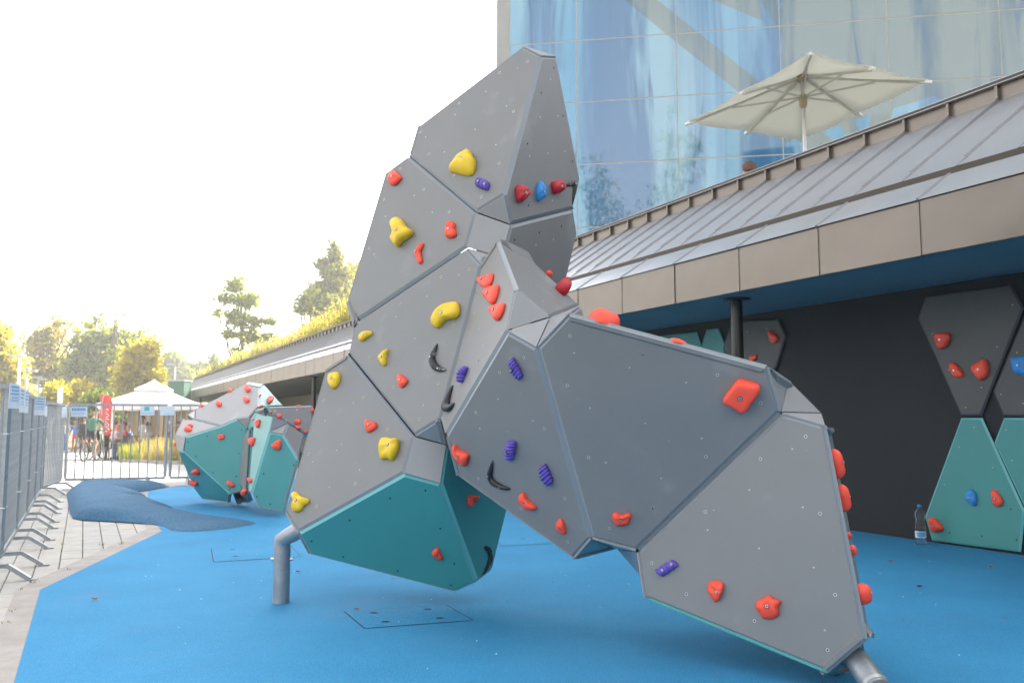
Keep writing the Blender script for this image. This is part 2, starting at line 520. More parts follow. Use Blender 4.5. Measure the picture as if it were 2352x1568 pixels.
# dark blue rubber mound
OUT = [zz('B', *p) for p in ((345, 590), (352, 640), (362, 690), (378, 718), (430, 728), (510, 732), (600, 737), (700, 743), (790, 750), (850, 762), (885, 782), (940, 788), (1000, 789), (1110, 781), (1210, 769), (1290, 755), (1326, 745), (1290, 731), (1200, 717), (1100, 706), (1000, 694), (900, 681), (850, 674), (897, 664), (860, 657), (800, 647), (715, 634), (775, 624), (760, 613), (715, 600), (672, 588), (760, 574), (880, 552), (780, 556), (690, 556), (600, 553), (520, 549), (440, 549), (395, 553), (362, 572))]
OG = [ground(p) for p in OUT]
def seg_dist(p, a, b):
    ab = (b[0] - a[0], b[1] - a[1]); ap = (p[0] - a[0], p[1] - a[1])
    u = max(0, min(1, (ap[0] * ab[0] + ap[1] * ab[1]) / (ab[0] ** 2 + ab[1] ** 2 + 1e-12)))
    return math.hypot(ap[0] - ab[0] * u, ap[1] - ab[1] * u)
def mound():
    import bmesh
    bm = bmesh.new()
    # ring of outline points plus interior grid, triangulated
    pts = []
    n = len(OG)
    for i in range(n):
        a, b = OG[i], OG[(i + 1) % n]
        for k in range(3): pts.append(a.lerp(b, k / 3))
    poly = [Vector((p.x, p.y, 0)) for p in pts]
    nb = len(poly)
    xs = [p.x for p in poly]; ys = [p.y for p in poly]
    inner = []
    y = min(ys)
    row = 0
    while y < max(ys):
        x = min(xs) + (0.03 if row % 2 else 0)
        while x < max(xs):
            if inpoly((x, y), poly):
                dd = min(seg_dist((x, y), poly[i], poly[(i + 1) % nb]) for i in range(nb))
                if dd > 0.025: inner.append((x, y, dd))
            x += 0.06
        y += 0.07
        row += 1
    from mathutils.geometry import delaunay_2d_cdt
    co = [Vector((p.x, p.y)) for p in poly] + [Vector((p[0], p[1])) for p in inner]
    dist = [0.0] * nb + [p[2] for p in inner]
    v2, e2, f2, ov, oe, of = delaunay_2d_cdt(co, [], [list(range(nb))], 1, 1e-5)
    vs = []
    for i, v in enumerate(v2):
        dd = dist[ov[i][0]] if ov[i] else 0
        west = max(0.0, min(1.0, (-3.2 - v.x) / 1.3))
        h = (0.025 + 0.115 * west) * (1 - math.exp(-dd / 0.10)) + 0.012 * mnoise.noise(Vector((v.x * 3, v.y * 3, 0))) * min(1, dd / 0.1)
        vs.append((v.x, v.y, 0.010 + h))
    o = MB().add(vs, [tuple(f) for f in f2], 0, True).build('rubber_mound', M['rubber_dark'])
    return tag(o, kind='structure')
mound()

# rectangular patches cut into the blue floor
def patch(corners, holes):
    c = [ground(p) for p in corners]
    ctr = sum(c, Vector()) / 4
    b = MB()
    b.add([(p.x, p.y, 0.0100) for p in c], [(0, 1, 2, 3)])
    o = b.build('access_patch_joint', M['groove'])
    tag(o, kind='structure')
    q = [ctr + (p - ctr) * (1 - 0.008 / max(0.05, (p - ctr).length)) for p in c]
    b = MB()
    b.add([(p.x, p.y, 0.0106) for p in q], [(0, 1, 2, 3)])
    o2 = b.build('access_patch', M['rubber'], o)
    b = MB()
    for h in holes:
        g = ground(h)
        b.add([(g.x + 0.022 * math.cos(a), g.y + 0.014 * math.sin(a), 0.0125) for a in [k * math.pi / 5 for k in range(10)]], [tuple(range(10))])
    if holes: b.build('lifting_hole', M['groove'], o)
patch([zz('T', *p) for p in ((1055, 680), (1205, 808), (2012, 748), (1812, 632))], [zz('T', *p) for p in ((1278, 694), (1674, 668), (1362, 760), (1762, 733))])
patch([zz('T', *p) for p in ((80, 217), (95, 316), (742, 276), (660, 184))], [zz('T', *p) for p in ((240, 224), (262, 274))])
patch([zz('E', *p) for p in ((1600, 950), (1660, 1010), (2180, 985), (2080, 925))], [zz('E', *p) for p in ((1810, 960),)])

# ------------------------------------------------------------------ low building with zinc roof
low = thing('low_building', 'long low building with zinc seamed roof, bronze fascia and charcoal wall under the eave', 'building', W(5, 6))
S0, S1 = -13.0, 62.0
def sbox(b, s0, s1, t0, t1, z0, z1, mi=0):
    return b.obox(W((s0 + s1) / 2, (t0 + t1) / 2, (z0 + z1) / 2), DIR * ((s1 - s0) / 2), NOR * ((t1 - t0) / 2), Vector((0, 0, (z1 - z0) / 2)), mi)
T_F, Z_S, T_W = 5.12, 2.20, 6.50
b = MB(); sbox(b, S0, 17.0, T_W, T_W + 0.25, -0.1, 2.195); b.build('wall', M['wall_dark'], low)
b = MB(); sbox(b, 17.0, 17.2, T_W - 1.2, T_W + 6, -0.6, 2.195); sbox(b, 17.2, S1, T_W + 3.0, T_W + 3.2, -0.9, 2.195); b.build('wall', M['concrete'], low)
b = MB(); sbox(b, S0, S1, T_F + 0.035, 10.0, Z_S, Z_S + 0.05); b.build('soffit', M['soffit'], low)
FW = 0.90
PITCH_R = 0.684
def slope_box(b, s0, s1, t0, z0, t1, z1, th, mi=0):
    up = Vector((0, 0, 1)) * 1 - NOR * PITCH_R
    up.normalize()
    a = W(s0, t0, z0); c = W(s0, t1, z1)
    b.obox((W(s0, t0, z0) + W(s1, t1, z1)) / 2, DIR * ((s1 - s0) / 2), (c - a) / 2, up * (th / 2), mi)
rf = random.Random(11)
# fascia sheets and eave sheets, one object each
def sheet_mesh(w, a, bq, out, nx=6, nz=4, bulge=0.004, seed=0):
    """thin metal sheet from a to bq (local t,z) over width w along s with slight oil-canning"""
    r = random.Random(seed)
    ph = r.uniform(0, 6), r.uniform(0, 6)
    b_ = MB()
    vs = []
    for i in range(nx + 1):
        for j in range(nz + 1):
            u, v = i / nx, j / nz
            p = Vector(a).lerp(Vector(bq), v)
            amp = math.sin(math.pi * u) * math.sin(math.pi * v) * bulge * math.sin(ph[0] + 3 * u + 2 * v)
            p = p + Vector(out) * amp
            vs.append(DIR * (w * (u - 0.5)) + NOR * p.x + Vector((0, 0, p.y)))
    fs = []
    for i in range(nx):
        for j in range(nz):
            q = i * (nz + 1) + j
            fs.append((q, q + nz + 1, q + nz + 2, q + 1))
    b_.add(vs, fs, 0, True)
    return b_
def v2(x, y): return Vector((x, y))
Z_FT = 2.565
fm = []
for k in range(5):
    b_ = sheet_mesh(FW - 0.010, (0, Z_S - 0.02), (0, Z_FT), (-1, 0), bulge=0.006, seed=k)
    # folded edges
    for sg in (-1, 1):
        b_.obox(DIR * (sg * (FW / 2 - 0.008)) + NOR * 0.015 + Vector((0, 0, (Z_S - 0.02 + Z_FT) / 2)), DIR * 0.003, NOR * 0.0165, Vector((0, 0, (Z_FT - Z_S + 0.02) / 2)))
    b_.obox(NOR * 0.018 + Vector((0, 0, Z_S - 0.018)), DIR * (FW / 2 - 0.006), NOR * 0.018, Vector((0, 0, 0.002)))
    fm.append(b_.mesh('fascia_panel', M['bronze']))
em = []
T_G, Z_G = 5.47, 2.805
for k in range(5):
    b_ = sheet_mesh(FW - 0.008, (T_F - 0.02, Z_FT + 0.004), (T_G, Z_G), (-0.56, 0.83), nx=5, nz=4, bulge=0.012, seed=20 + k)
    for sg in (-1, 1):
        a = DIR * (sg * (FW / 2 - 0.006)) + NOR * (T_F - 0.02) + Vector((0, 0, Z_FT + 0.008)); c = DIR * (sg * (FW / 2 - 0.006)) + NOR * T_G + Vector((0, 0, Z_G + 0.004))
        b_.bar(a, c, 0.006, 0.016)
    em.append(b_.mesh('eave_sheet', M['zincroof']))
nF = int((S1 - S0) / FW)
S_OFF = 4.62
i0 = -int((S_OFF - S0) / FW)
base_low = origin_of(low)
for i in range(i0, i0 + nF):
    s = S_OFF + (i + 0.5) * FW
    inst('fascia_panel', fm[rf.randrange(5)], low, W(s, T_F) - base_low + NOR * rf.uniform(-.004, .004))
    inst('eave_sheet', em[rf.randrange(5)], low, W(s, 0) - base_low)
b = MB(); sbox(b, S0, S1, T_F + 0.034, T_G + 0.06, Z_S + 0.055, Z_S + 0.36); slope_box(b, S0, S1, T_F + 0.034, Z_FT - 0.03, T_G, Z_G - 0.03, 0.02); b.build('eave_backing', M['gutter'], low)
b = MB(); sbox(b, S0, S1, T_G + 0.004, T_G + 0.08, Z_G - 0.05, Z_G - 0.01); sbox(b, S0, S1, T_G + 0.075, T_G + 0.085, Z_G - 0.01, Z_G + 0.07); b.build('gutter', M['gutter'], low)
# standing seam roof sheets
T_R0, Z_R0, T_R1, Z_R1 = 5.555, 2.880, 6.87, 3.779
RW = FW / 2
rm = []
for k in range(4):
    b_ = sheet_mesh(RW - 0.004, (T_R0, Z_R0), (T_R1, Z_R1), (-0.56, 0.83), nx=4, nz=6, bulge=0.006, seed=40 + k)
    a = DIR * (RW / 2) + NOR * (T_R0 + 0.10) + Vector((0, 0, Z_R0 + 0.10 * PITCH_R + 0.012)); c = DIR * (RW / 2) + NOR * T_R1 + Vector((0, 0, Z_R1 + 0.012))
    b_.bar(a, c, 0.012, 0.030)
    a0 = DIR * (RW / 2) + NOR * T_R0 + Vector((0, 0, Z_R0))
    b_.bar(a0, a, 0.012, 0.012)
    rm.append(b_.mesh('roof_sheet', M['zincroof']))
for i in range(i0 * 2, i0 * 2 + nF * 2):
    s = S_OFF + (i + 0.5) * RW
    inst('roof_sheet', rm[rf.randrange(4)], low, W(s, 0) - base_low)
b = MB(); slope_box(b, S0, S1, T_R0 + 0.01, Z_R0 - 0.03, T_R1, Z_R1 - 0.03, 0.03); b.build('roof_backing', M['gutter'], low)
# parapet: upstand, brackets, cap
b = MB(); sbox(b, S0, S1, T_R1 - 0.03, T_R1 + 0.02, Z_R1 - 0.03, Z_R1 + 0.105); b.build('parapet_band', M['bronze'], low)
bb = MB(); bb.obox(Vector((0, 0, 0)), DIR * 0.012, NOR * 0.02, Vector((0, 0, 0.058))); brm = bb.mesh('parapet_bracket', M['bronze'])
for i in range(i0 * 2, i0 * 2 + nF * 2):
    inst('parapet_bracket', brm, low, W(S_OFF + (i + 1) * RW, T_R1 - 0.05, Z_R1 + 0.046) - base_low)
b = MB(); sbox(b, S0, S1, T_R1 - 0.085, T_R1 + 0.14, Z_R1 + 0.107, Z_R1 + 0.145); b.build('parapet_cap', M['zincroof'], low)
b = MB(); sbox(b, S0, S1, T_R1 - 0.090, T_R1 - 0.082, Z_R1 + 0.116, Z_R1 + 0.138); b.build('cap_edge', M['gutter'], low)
b = MB(); sbox(b, S0, 17, T_R1 + 0.15, 22, 2.6, 2.95); sbox(b, 17, S1, T_R1 + 0.15, 16, 2.6, 3.75); b.build('roof_terrace', M['concrete'], low)
for s in (6.0, 14.2, 22.4, 30.6, 38.8, 47.0):
    b = MB(); c = W(s, 5.52)
    b.tube([(c.x, c.y, -0.9 if s > 16 else -0.02), (c.x, c.y, 2.185)], 0.058, 20)
    col = b.build('column', M['black_metal'], low)
    b = MB(); b.lathe((c.x, c.y, 2.185), [(0.135, 0), (0.135, 0.013)], 24)
    b.build('column_plate', M['black_metal'], col)

# ------------------------------------------------------------------ tall building faced with printed glass
YG = 17.0
FA = math.radians(-9.1)
FU = Vector((math.cos(FA), math.sin(FA), 0))          # along the facade to the right
FN = Vector((math.sin(FA), -math.cos(FA), 0))         # out of the facade, towards the viewer
FO = Vector((-0.05, YG, 0))
def FP(u, z, out=0.0):
    return FO + FU * u + FN * out + Vector((0, 0, z))
def facade_uv(px):
    p = onplane(px, FO, FN)
    return ((p - FO).dot(FU), p.z)
tower = thing('glass_building', 'tall building faced with pale blue printed glass panels behind the roof terrace', 'building', FO)
def glass_print():
    m = bpy.data.materials.new('printed_glass')
    m.use_nodes = True
    t = m.node_tree; L = t.links.new
    N = t.nodes.new
    b = t.nodes['Principled BSDF']
    b.inputs['Roughness'].default_value = 0.04
    b.inputs['Specular IOR Level'].default_value = 0.6
    b.inputs['Coat Weight'].default_value = 1.0
    b.inputs['Coat Roughness'].default_value = 0.02
    b.inputs['Coat IOR'].default_value = 1.6
    geo = N('ShaderNodeNewGeometry')
    def dot(v):
        n = N('ShaderNodeVectorMath'); n.operation = 'DOT_PRODUCT'
        L(geo.outputs['Position'], n.inputs[0]); n.inputs[1].default_value = v
        return n.outputs['Value']
    def math_(op, a, b_=None, c=None):
        n = N('ShaderNodeMath'); n.operation = op
        for i, x in enumerate((a, b_, c)):
            if x is None: continue
            if isinstance(x, (int, float)): n.inputs[i].default_value = x
            else: L(x, n.inputs[i])
        return n.outputs[0]
    u = math_('SUBTRACT', dot(FU), FO.dot(FU))
    z = dot(Vector((0, 0, 1)))
    def vec(su, sz, w=0.0):
        n = N('ShaderNodeCombineXYZ')
        L(math_('MULTIPLY', u, su), n.inputs[0]); L(math_('MULTIPLY', z, sz), n.inputs[1]); n.inputs[2].default_value = w
        return n.outputs[0]
    def noise(v, sc, det, rough=0.6, dist=0.0):
        n = N('ShaderNodeTexNoise'); n.inputs['Scale'].default_value = sc; n.inputs['Detail'].default_value = det
        n.inputs['Roughness'].default_value = rough; n.inputs['Distortion'].default_value = dist
        L(v, n.inputs['Vector']); return n.outputs['Fac']
    def rng(v, a, b_, c=0.0, d_=1.0, smooth=True):
        n = N('ShaderNodeMapRange'); n.inputs[1].default_value = a; n.inputs[2].default_value = b_; n.inputs[3].default_value = c; n.inputs[4].default_value = d_
        if smooth: n.interpolation_type = 'SMOOTHSTEP'
        L(v, n.inputs[0]); return n.outputs[0]
    def mix(f, a, b_):
        n = N('ShaderNodeMix'); n.data_type = 'RGBA'
        if isinstance(f, float): n.inputs['Factor'].default_value = f
        else: L(f, n.inputs['Factor'])
        for s_, x in (('A', a), ('B', b_)):
            if isinstance(x, tuple): n.inputs[s_].default_value = (*x, 1)
            else: L(x, n.inputs[s_])
        return n.outputs['Result']
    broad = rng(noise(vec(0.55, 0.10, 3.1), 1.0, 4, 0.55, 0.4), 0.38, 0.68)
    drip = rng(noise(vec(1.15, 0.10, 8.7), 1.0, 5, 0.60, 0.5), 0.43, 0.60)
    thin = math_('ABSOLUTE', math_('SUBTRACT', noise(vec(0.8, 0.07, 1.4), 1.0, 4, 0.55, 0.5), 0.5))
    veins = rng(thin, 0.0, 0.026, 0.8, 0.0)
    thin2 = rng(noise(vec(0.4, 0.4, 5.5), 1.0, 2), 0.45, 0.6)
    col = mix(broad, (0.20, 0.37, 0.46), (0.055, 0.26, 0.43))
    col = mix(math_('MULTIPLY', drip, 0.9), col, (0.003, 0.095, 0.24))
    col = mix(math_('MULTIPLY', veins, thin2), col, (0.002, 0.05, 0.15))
    # grey-green shapes: a large structure's reflection painted into the glass colour
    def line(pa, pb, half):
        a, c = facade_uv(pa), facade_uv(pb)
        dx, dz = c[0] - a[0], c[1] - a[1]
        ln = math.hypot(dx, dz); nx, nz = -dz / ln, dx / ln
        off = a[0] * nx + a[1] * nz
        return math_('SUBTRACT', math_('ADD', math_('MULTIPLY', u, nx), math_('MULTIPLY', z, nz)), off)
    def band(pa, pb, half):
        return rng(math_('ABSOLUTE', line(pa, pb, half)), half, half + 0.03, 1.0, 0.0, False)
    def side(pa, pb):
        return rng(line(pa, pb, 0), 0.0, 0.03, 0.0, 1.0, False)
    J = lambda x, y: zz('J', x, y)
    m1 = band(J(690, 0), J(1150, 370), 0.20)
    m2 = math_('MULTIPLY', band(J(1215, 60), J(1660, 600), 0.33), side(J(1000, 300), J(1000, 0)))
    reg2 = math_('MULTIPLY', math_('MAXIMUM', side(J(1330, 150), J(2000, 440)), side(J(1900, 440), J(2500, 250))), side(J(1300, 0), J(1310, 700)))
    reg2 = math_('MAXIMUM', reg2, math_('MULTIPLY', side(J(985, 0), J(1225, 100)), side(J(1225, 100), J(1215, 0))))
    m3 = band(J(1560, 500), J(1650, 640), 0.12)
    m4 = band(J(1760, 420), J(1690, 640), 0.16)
    reflection_mask = math_('MINIMUM', math_('ADD', math_('ADD', math_('MAXIMUM', m1, m2), math_('MAXIMUM', m3, m4)), reg2), 1.0)
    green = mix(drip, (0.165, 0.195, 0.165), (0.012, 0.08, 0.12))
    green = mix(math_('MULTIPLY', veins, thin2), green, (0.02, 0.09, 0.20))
    col = mix(math_('MULTIPLY', reflection_mask, 0.88), col, green)
    L(col, b.inputs['Base Color'])
    return m
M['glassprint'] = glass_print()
M['mullion'] = mat('facade_joint', (0.42, 0.40, 0.36), 0.7, 0.05)
PW, PH = 2.06, 1.335
ub = facade_uv(zz('J', 418, 300))[0]
zb = facade_uv(zz('J', 500, 440))[1]
b = MB()
u0 = ub - PW - 0.0
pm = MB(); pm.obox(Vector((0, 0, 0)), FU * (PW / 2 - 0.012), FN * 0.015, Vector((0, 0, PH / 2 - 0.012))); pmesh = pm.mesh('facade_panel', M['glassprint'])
fo = origin_of(tower)
U_L = 0.0
for i in range(0, 14):
    for j in range(-4, 4):
        zc = zb + (j + 0.5) * PH
        uc = ub + (i - 0.5) * PW
        if i == 0:
            q = MB(); wid = ub - 0.0
            continue
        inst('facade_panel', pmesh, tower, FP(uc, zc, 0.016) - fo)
e0 = facade_uv((1171, 100))[0]
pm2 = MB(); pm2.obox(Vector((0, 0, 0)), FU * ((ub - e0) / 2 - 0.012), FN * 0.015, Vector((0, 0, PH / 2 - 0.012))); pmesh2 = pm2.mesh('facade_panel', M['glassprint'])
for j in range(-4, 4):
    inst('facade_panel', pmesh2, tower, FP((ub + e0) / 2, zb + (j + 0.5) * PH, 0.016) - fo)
b = MB()
ztop = 27.0
b.obox(FP(14.5, 0) - FN * 4.85 + Vector((0, 0, ztop / 2 - 0.3)), FU * (14.5 - e0 - 0.0), FN * 4.85, Vector((0, 0, ztop / 2 + 0.3)))
b.build('wall', M['concrete'], tower)
b = MB(); b.obox(FP((e0 + 28) / 2, zb - 0.0, 0.013), FU * ((28 - e0) / 2), FN * 0.0145, Vector((0, 0, PH * 4))); b.build('joint_backing', M['mullion'], tower)
pl = facade_uv((1141, 100))[0]
b = MB(); b.obox(FP((pl + e0) / 2 - 0.002, ztop / 2, -0.25), FU * ((e0 - pl) / 2), FN * 0.28, Vector((0, 0, ztop / 2 + 0.3))); b.build('pilaster', M['concrete'], tower)
zup = zb + 4 * PH
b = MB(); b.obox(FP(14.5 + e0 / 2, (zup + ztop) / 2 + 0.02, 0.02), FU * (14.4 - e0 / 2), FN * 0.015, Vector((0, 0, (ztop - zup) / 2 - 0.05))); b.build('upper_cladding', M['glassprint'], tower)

# unseen block added behind the viewer to dim that side, mirrored in the glass
blk = thing('office_block', 'grey office block standing behind the viewer on the building side', 'building', (14, -16, 0))
b = MB(); b.box(2.5, 34, -30, -13, -0.5, 17); b.build('wall', M['soffit'], blk)  # body of the added dimming block
for i_ in range(8):
    for j_ in range(5):
        b = MB(); b.box(3.6 + i_ * 3.8, 6.2 + i_ * 3.8, -12.99, -12.95, 1.2 + j_ * 3.2, 2.9 + j_ * 3.2); b.build('window', M['black_metal'], blk)
# thin bright haze over the park
hz = bpy.data.materials.new('haze'); hz.use_nodes = True
ht = hz.node_tree; ht.nodes.remove(ht.nodes['Principled BSDF'])
pv = ht.nodes.new('ShaderNodeVolumePrincipled'); pv.inputs['Color'].default_value = (0.95, 0.96, 0.97, 1); pv.inputs['Density'].default_value = 0.0018; pv.inputs['Anisotropy'].default_value = 0.3
ht.links.new(pv.outputs[0], ht.nodes['Material Output'].inputs['Volume'])
b = MB(); b.box(-410, 410, -130, 430, -1.8, 38); tag(b.build('haze', hz), kind='stuff')

# ------------------------------------------------------------------ climbing sculptures
MAIN_P = dict(
    a1=(0.0600, 4.7419, 3.2676), a2=(0.1701, 4.6237, 3.1525), a3=(-0.0426, 4.5009, 2.2924), a4=(-0.2054, 4.5958, 2.2158),
    a5=(-0.6552, 5.0853, 2.7059), a6=(-0.6047, 5.1141, 2.9092), a7=(0.2664, 4.7165, 3.1894), a8=(0.4241, 4.9465, 2.5091),
    a9=(0.3761, 4.9185, 2.3184), a10=(-0.0076, 4.5528, 2.1334), b1=(-0.2597, 4.5876, 2.0142), b2=(-0.9480, 5.0511, 1.6577),
    b3=(-1.0493, 5.1621, 1.7706), b4=(-0.8201, 5.1984, 2.6284), b5=(-0.0560, 4.5448, 1.9452), b6=(0.4058, 4.9837, 2.1735),
    b7=(0.3230, 4.9752, 1.8301), b8=(0.0481, 4.7151, 1.6892), c1=(-0.1670, 4.4804, 1.8945), c2=(-0.3814, 4.4276, 1.0451),
    c3=(-0.5331, 4.5274, 0.9577), c4=(-1.0056, 5.0416, 1.4469), c5=(-0.9803, 5.0658, 1.6142), d1=(-0.5787, 4.4683, 0.7608),
    d2=(-1.2042, 4.7067, 0.4158), d3=(-1.3077, 4.8187, 0.5214), d4=(-1.1569, 5.0971, 1.3585), e1=(-0.3558, 4.5340, 0.9092),
    e2=(-0.3811, 4.4755, 0.7057), e3=(-0.1965, 4.7393, 0.1430), e4=(-0.3361, 4.7902, 0.0705), e5=(-1.1464, 4.7692, 0.2796),
    e8=(-0.1064, 4.8933, 0.1877), e9=(0.0010, 5.1051, 0.5993), r1=(-0.0766, 4.3003, 1.9923), r2=(0.0187, 3.7652, 1.6502),
    r3=(-0.0239, 3.7288, 1.4487), r4=(-0.3443, 4.2594, 0.9635), r5=(0.1086, 3.6462, 1.3652), r6=(0.3608, 3.8275, 0.5070),
    r7=(0.2852, 3.9531, 0.3918), r8=(-0.2922, 4.3106, 0.7579), r9=(0.2480, 3.5602, 1.5096), r10=(1.0504, 3.3873, 1.2685),
    r11=(1.1125, 3.4256, 1.0781), r12=(0.5584, 3.7815, 0.4585), r13=(1.2536, 3.3175, 1.0271), r14=(1.3337, 3.1911, 0.2245),
    r15=(1.2090, 3.2707, 0.0788), r16=(0.5830, 3.7468, 0.2614), q1=(0.5330, 4.3000, 0.3909), q2=(0.1762, 3.7593, 1.5153),
    s1=(0.3627, 4.3560, 1.6515), s2=(0.0682, 4.4788, 1.9585), v1=(1.2044, 3.6000, 1.2210), v2=(1.3647, 3.6500, 1.0751),
    w1=(1.5374, 4.0132, 1.0188), w2=(1.5531, 3.6803, 0.0970), w3=(1.3518, 3.5000, 0.0087), q3=(0.6024, 4.0000, 0.3174))
MAIN_F = dict(
    T1='a1 a6 a5 a4 a3 a2', T2='a2 a3 a10 a9 a8 a7', cap='a1 a2 a7', T3='a3 a4 a10',
    T4='a4 b1 b5 a10', T5='a5 b4 b3 b2 b1 a4', T5s='b3 c5 b2', T11='a10 b5 b8 b7 b6 a9',
    T6t='b1 c1 b5', T6='b2 c5 c4 c3 c2 c1 b1', T8t='c3 e1 c2', T8='c3 d1 e2 e1',
    T7='c4 d4 d3 d2 d1 c3', T7s='d3 e5 d2', T9='d1 d2 e5 e4 e3 e2', T10='e1 e2 e3 e8 e9',
    T10b='e3 e4 e8', R1='c1 c2 r4 r3 r2 r1', R3='r1 r2 q2 s1 s2', R3b='q2 r9 s1',
    R4a='r2 r3 q2', R4b='r3 r5 q2', R4c='q2 r5 r9', R2='r3 r4 r8 r7 r6 r5',
    R5='r5 r6 r12 r11 r10 r9', Q1='r6 r7 q1', Q2='r6 q1 r12', Q3='r12 q1 q3',
    R6='r11 r12 r16 r15 r14 r13', V1='r10 r11 v1', V2='v1 r11 v2', V3='r11 r13 v2',
    R7='r13 r14 w2 w1', Qs='r12 q3 r16')
FAR_P = dict(
    g1=(-3.4668, 10.7380, 1.5066), g2=(-3.1721, 10.3898, 1.4523), g3=(-2.9992, 9.8160, 1.1848), g4=(-3.0437, 9.6769, 1.0707),
    g5=(-3.2652, 9.8479, 1.0538), g6=(-3.4732, 9.9058, 0.9727), g7=(-4.0291, 10.5255, 1.0513), g8=(-4.1403, 10.8181, 1.1747),
    g9=(-4.3044, 11.0000, 1.1053), g10=(-3.4506, 10.8600, 1.5359), g11=(-3.1870, 10.6057, 1.5004), g12=(-2.9189, 10.5877, 1.2168),
    u1=(-4.2534, 10.6967, 1.0420), u3=(-3.9459, 10.0391, 0.8353), u4=(-4.1626, 10.2531, 0.8514), l1=(-3.9626, 10.0372, 0.6666),
    l2=(-4.0778, 10.1507, 0.6687), m1=(-3.1319, 9.8038, 0.9301), m2=(-3.1640, 9.7839, 0.2016), m3=(-3.3047, 9.8240, 0.1700),
    m4=(-3.8876, 9.8500, 0.6612), n1=(-3.3670, 9.9928, 0.0533), n2=(-3.9002, 10.5391, 0.0417), n3=(-4.0068, 10.5147, 0.1875),
    k1=(-2.9737, 9.4774, 0.9344), k2=(-2.9717, 9.3944, 0.2601), k3=(-3.0586, 9.8510, 0.0806), k4=(-3.2224, 10.1583, 0.0440),
    h1=(-2.9100, 9.4353, 1.1586), h2=(-2.5992, 9.0262, 1.0861), h3=(-2.6286, 9.0105, 0.9123), h4=(-2.8168, 9.0453, 0.2555),
    h5=(-2.8798, 9.1272, 0.2663), h6=(-2.9335, 9.4057, 0.9644), i1=(-2.4563, 9.1150, 1.0089), i2=(-2.4760, 8.9804, 0.8910),
    j1=(-2.2886, 8.9423, 0.6091), j2=(-2.4349, 8.9691, 0.0453), j3=(-2.7229, 9.0261, 0.0873), f1=(-2.2916, 9.2055, 0.8946),
    o1=(-2.6773, 9.0061, 1.1858), o2=(-2.2522, 9.3959, 1.2067), o3=(-2.2282, 9.2768, 0.9243))
FAR_F = dict(
    G1='g1 g8 g7 g6 g5 g4 g3 g2', G2='g8 g9 g7', G3='g10 g1 g2 g11', G4='g2 g3 g12 g11',
    U1='u1 u4 u3 g6 g7', L1='u4 l2 l1 u3', A='u3 l1 m3 m2 m1 g5 g6', L3='l2 n3 n2 n1 m3 l1',
    K0='g5 m1 g4', K1='m1 m2 k2 k1', K2='m2 k4 k3 k2', D1='h1 h6 h5 h4 h3 h2',
    H2='h2 h3 i1', H3='i1 h3 i2', E1='h3 h4 j3 j2 j1 i2', F1='i1 i2 j1 f1',
    U2='o1 h2 i1 f1 o3 o2', H9='h1 h2 o1', G9='g4 m1 k1 h6 h1')

def face_normal(Q):
    c = sum(Q, Vector()) / len(Q)
    n = Vector()
    for i in range(len(Q)): n += (Q[i] - c).cross(Q[(i + 1) % len(Q)] - c)
    return n.normalized(), c

def inset2(poly, dists):
    """poly: list of 2D points ccw; move every edge inwards"""
    n = len(poly); out = []
    for i in range(n):
        p0, p1, p2 = poly[i - 1], poly[i], poly[(i + 1) % n]
        d1 = (p1 - p0).normalized(); d2 = (p2 - p1).normalized()
        n1 = Vector((-d1.y, d1.x)); n2 = Vector((-d2.y, d2.x))
        a = p1 + n1 * dists; b = p1 + n2 * dists
        den = d1.x * d2.y - d1.y * d2.x
        if abs(den) < 0.05: out.append((a + b) / 2); continue
        k = ((b.x - a.x) * d2.y - (b.y - a.y) * d2.x) / den
        out.append(a + d1 * k)
    return out

class Face:
    def __init__(self, Q):
        self.Q = Q
        self.n, self.c = face_normal(Q)
        self.x = (Q[1] - Q[0]).normalized()
        self.x = (self.x - self.n * self.x.dot(self.n)).normalized()
        self.y = self.n.cross(self.x)
        self.p2 = [Vector(((q - self.c).dot(self.x), (q - self.c).dot(self.y))) for q in Q]
    def to3(self, p, h=0.0): return self.c + self.x * p[0] + self.y * p[1] + self.n * h
    def pick(self, px):
        q = onplane(px, self.c, self.n) - self.c
        return Vector((q.dot(self.x), q.dot(self.y)))

def plate(face, name, m, parent, ch=0.021, dep=0.016, gap=0.0022, th=0.030, label=None):
    per = sum((face.p2[i] - face.p2[i - 1]).length for i in range(len(face.p2)))
    ar = abs(sum(face.p2[i - 1].x * face.p2[i].y - face.p2[i].x * face.p2[i - 1].y for i in range(len(face.p2)))) / 2
    inr = 2 * ar / per
    ch = min(ch, 0.22 * inr); dep = min(dep, ch * 0.8); th = min(th, 0.5 * inr)
    r0 = inset2(face.p2, ch); r1 = inset2(face.p2, gap); r2 = inset2(face.p2, gap + th * 0.35)
    n = len(r0)
    b = MB()
    vs = [face.to3(p) for p in r0] + [face.to3(p, -dep) for p in r1] + [face.to3(p, -th) for p in r2]
    fs = [tuple(range(n)), tuple(reversed(range(2 * n, 3 * n)))]
    for i in range(n):
        j = (i + 1) % n
        fs += [(n + i, n + j, j, i), (2 * n + i, 2 * n + j, n + j, n + i)]
    b.add(vs, fs)
    for i in range(n): b.m[2 + 2 * i] = 1
    en = 'edge_teal' if 'teal' in m.name or 'mint' in m.name else ('edge_dark' if 'dark' in m.name else 'edge_grey')
    o = b.build(name, [m, M[en] if ch > 0.006 else m], parent)
    if label: o['label'] = label
    return o

